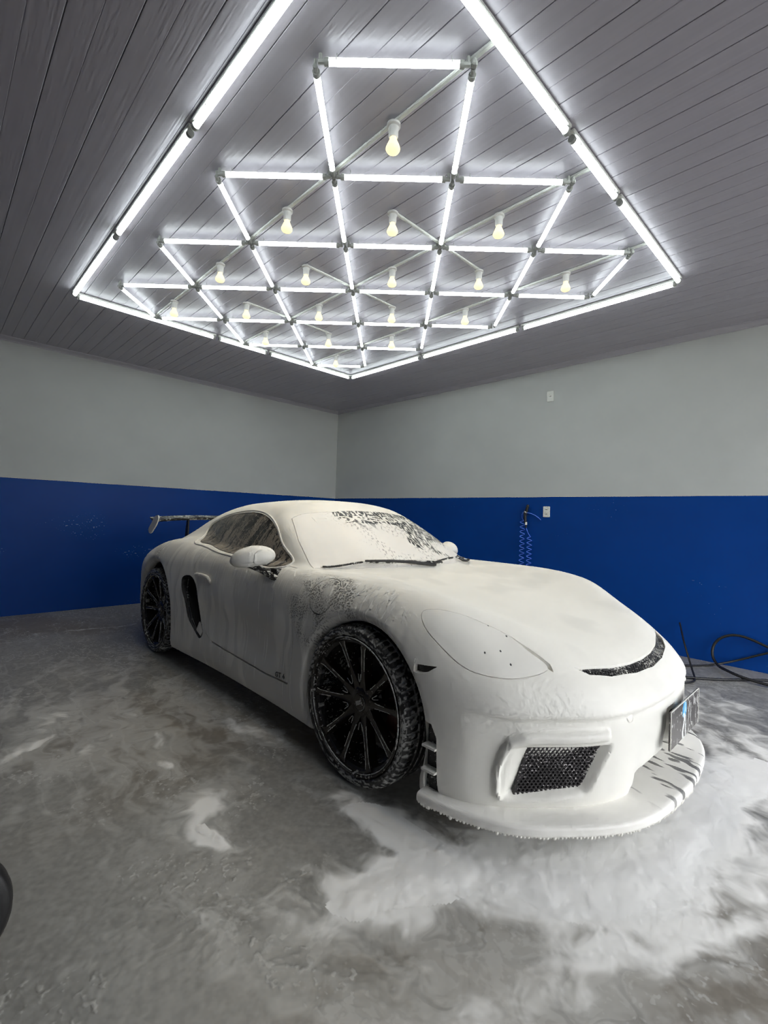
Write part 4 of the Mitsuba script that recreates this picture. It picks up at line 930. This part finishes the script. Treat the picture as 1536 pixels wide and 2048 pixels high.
obj('hook', cat([tube([[XW, GYc, 1.225], [gx, GYc, 1.225], [gx - .02, GYc, 1.24]], .004, 6)]), 'm_metal', g)
obj('grip', tube(spline([[gx, GYc - .020, 1.345], [gx, GYc - .008, 1.30], [gx, GYc + .004, 1.25]], 12), np.r_[.012, np.full(10, .016), .013], 10), 'm_black', g, smooth=50)
obj('barrel', tube(spline([[gx, GYc + .006, 1.262], [gx, GYc + .012, 1.20], [gx, GYc + .004, 1.13], [gx, GYc - .004, 1.085]], 14), np.r_[np.full(9, .016), .013, .011, .009, .008, .007], 10), 'm_black', g, smooth=50)
obj('trigger', tube([[gx - .018, GYc + .012, 1.285], [gx - .026, GYc + .016, 1.25], [gx - .016, GYc + .016, 1.215]], .004, 6), 'm_black', g, smooth=50)
obj('nozzle', tube([[gx, GYc + .002, 1.150], [gx, GYc - .001, 1.118]], .0135, 12), 'm_outlet', g, smooth=40)
obj('collar', tube([[gx - .005, GYc + .012, 1.262], [gx - .005, GYc - .012, 1.250]], .017, 10), 'm_metal', g, smooth=40)
a = thing('air_hose', 'thin blue coiled air hose hanging in two strands on the blue wall', 'hose')
def coil(y, z0, z1, r, pitch):
    z = np.arange(z0, z1, -pitch / 14); w = np.arange(len(z)) * 2 * np.pi / 14
    return np.stack([XW - .006 - r * 1.0 + r * np.cos(w), y + r * np.sin(w), z], 1)
r_ = .026
c1, c2 = coil(2.722, 1.165, .42, r_, .054), coil(2.632, .985, .40, r_, .050)
obj('coil', tube(np.vstack([spline([[gx, GYc + .006, 1.262], [gx, GYc + .035, 1.262], [gx + .01, GYc + .058, 1.225], c1[0]], 12)[:-1], c1]), .0042, 6), 'm_bluehose', a, smooth=50)
obj('coil', tube(np.vstack([spline([[gx, GYc - .004, 1.09], [gx, GYc - .018, 1.05], c2[0]], 8)[:-1], c2]), .0042, 6), 'm_bluehose', a, smooth=50)
obj('tail', tube(spline([[gx, GYc - .012, 1.255], [gx + .01, 2.58, 1.232], [gx + .02, 2.505, 1.178]], 14), .0045, 6), 'm_bluehose', a, smooth=50)

# ------------------------------------------------------------------ hoses on the floor by the right wall
def hose(name, pts, r, label, n=90, mat='m_black'):
    return tag(obj(name, tube(spline(pts, n), r, 8), mat, smooth=60), label, 'hose')
hose('pressure_hose', [(4.72, -.6, .02), (4.80, -.2, .06), (4.825, .2, .15), (4.826, .533, .222), (4.826, .648, .263), (4.82, .747, .275), (4.815, .849, .225), (4.80, .893, .14), (4.78, .89, .085), (4.72, .85, .035), (4.594, .77, .031), (4.478, .656, .032), (4.45, .487, .020), (4.42, .1, .0125), (4.2, -.5, .0125), (3.6, -1.2, .0125)], .0105, 'black pressure hose rising in a loop against the blue wall at the right edge', 140)
hose('pressure_hose', [(4.05, 1.30, .011), (4.12, 1.06, .011), (4.205, .918, .011), (4.369, .731, .011), (4.63, .500, .011), (4.78, .28, .011), (4.80, -.5, .011)], .0095, 'black hose lying straight on the floor in front of the looped hose')
hose('pressure_hose', [(4.40, 1.30, .010), (4.543, 1.033, .010), (4.74, .885, .012), (4.848, .714, .075), (4.850, .536, .17), (4.850, .25, .28), (4.850, -.3, .36), (4.850, -.9, .38)], .0085, 'black hose climbing from the floor up the blue wall behind the looped hose')
hose('cable', [(4.84, 1.15, .30), (4.70, 1.10, .25), (4.52, 1.035, .19), (4.42, .975, .085), (4.26, .905, .012), (4.12, .885, .008), (4.03, .93, .008), (3.9, 1.1, .008)], .007, 'thin black cable curving down to the floor behind the number plate')

# black rubber wheel cut off by the left edge
def px(u, v, d): return EYE + CAM_R @ np.array([(u - 768) / 940.682 * d, (v - 1024) / 940.682 * d, d])
ctr = px(-144, 1860, 1.10); R = ctr[2]
fw = np.array([CAM_R[0, 2], CAM_R[1, 2], 0]) ; fw = np.array([ctr[0], ctr[1], 0]); fw /= np.linalg.norm(fw); rt = np.array([fw[1], -fw[0], 0])
k = thing('rubber_wheel', 'black round rubber wheel almost wholly cut off by the left edge of the photo', 'wheel')
tr = lathe([(R * .62, -.03), (R * .80, -.034), (R * .93, -.030), (R * .985, -.020), (R, 0), (R * .985, .020), (R * .93, .030), (R * .80, .034), (R * .62, .03)], 64, closed=True)
obj('tire', frame_mesh(tr, ctr, rt, [0, 0, 1.0], -fw), 'm_black', k, smooth=50)
hb = lathe([(0, -.024), (.03, -.024), (.04, -.016), (R * .62, -.018), (R * .62, .018), (.04, .016), (0, .024)], 40)
obj('hub', frame_mesh(hb, ctr, rt, [0, 0, 1.0], -fw), 'm_greyplastic', k, smooth=30)
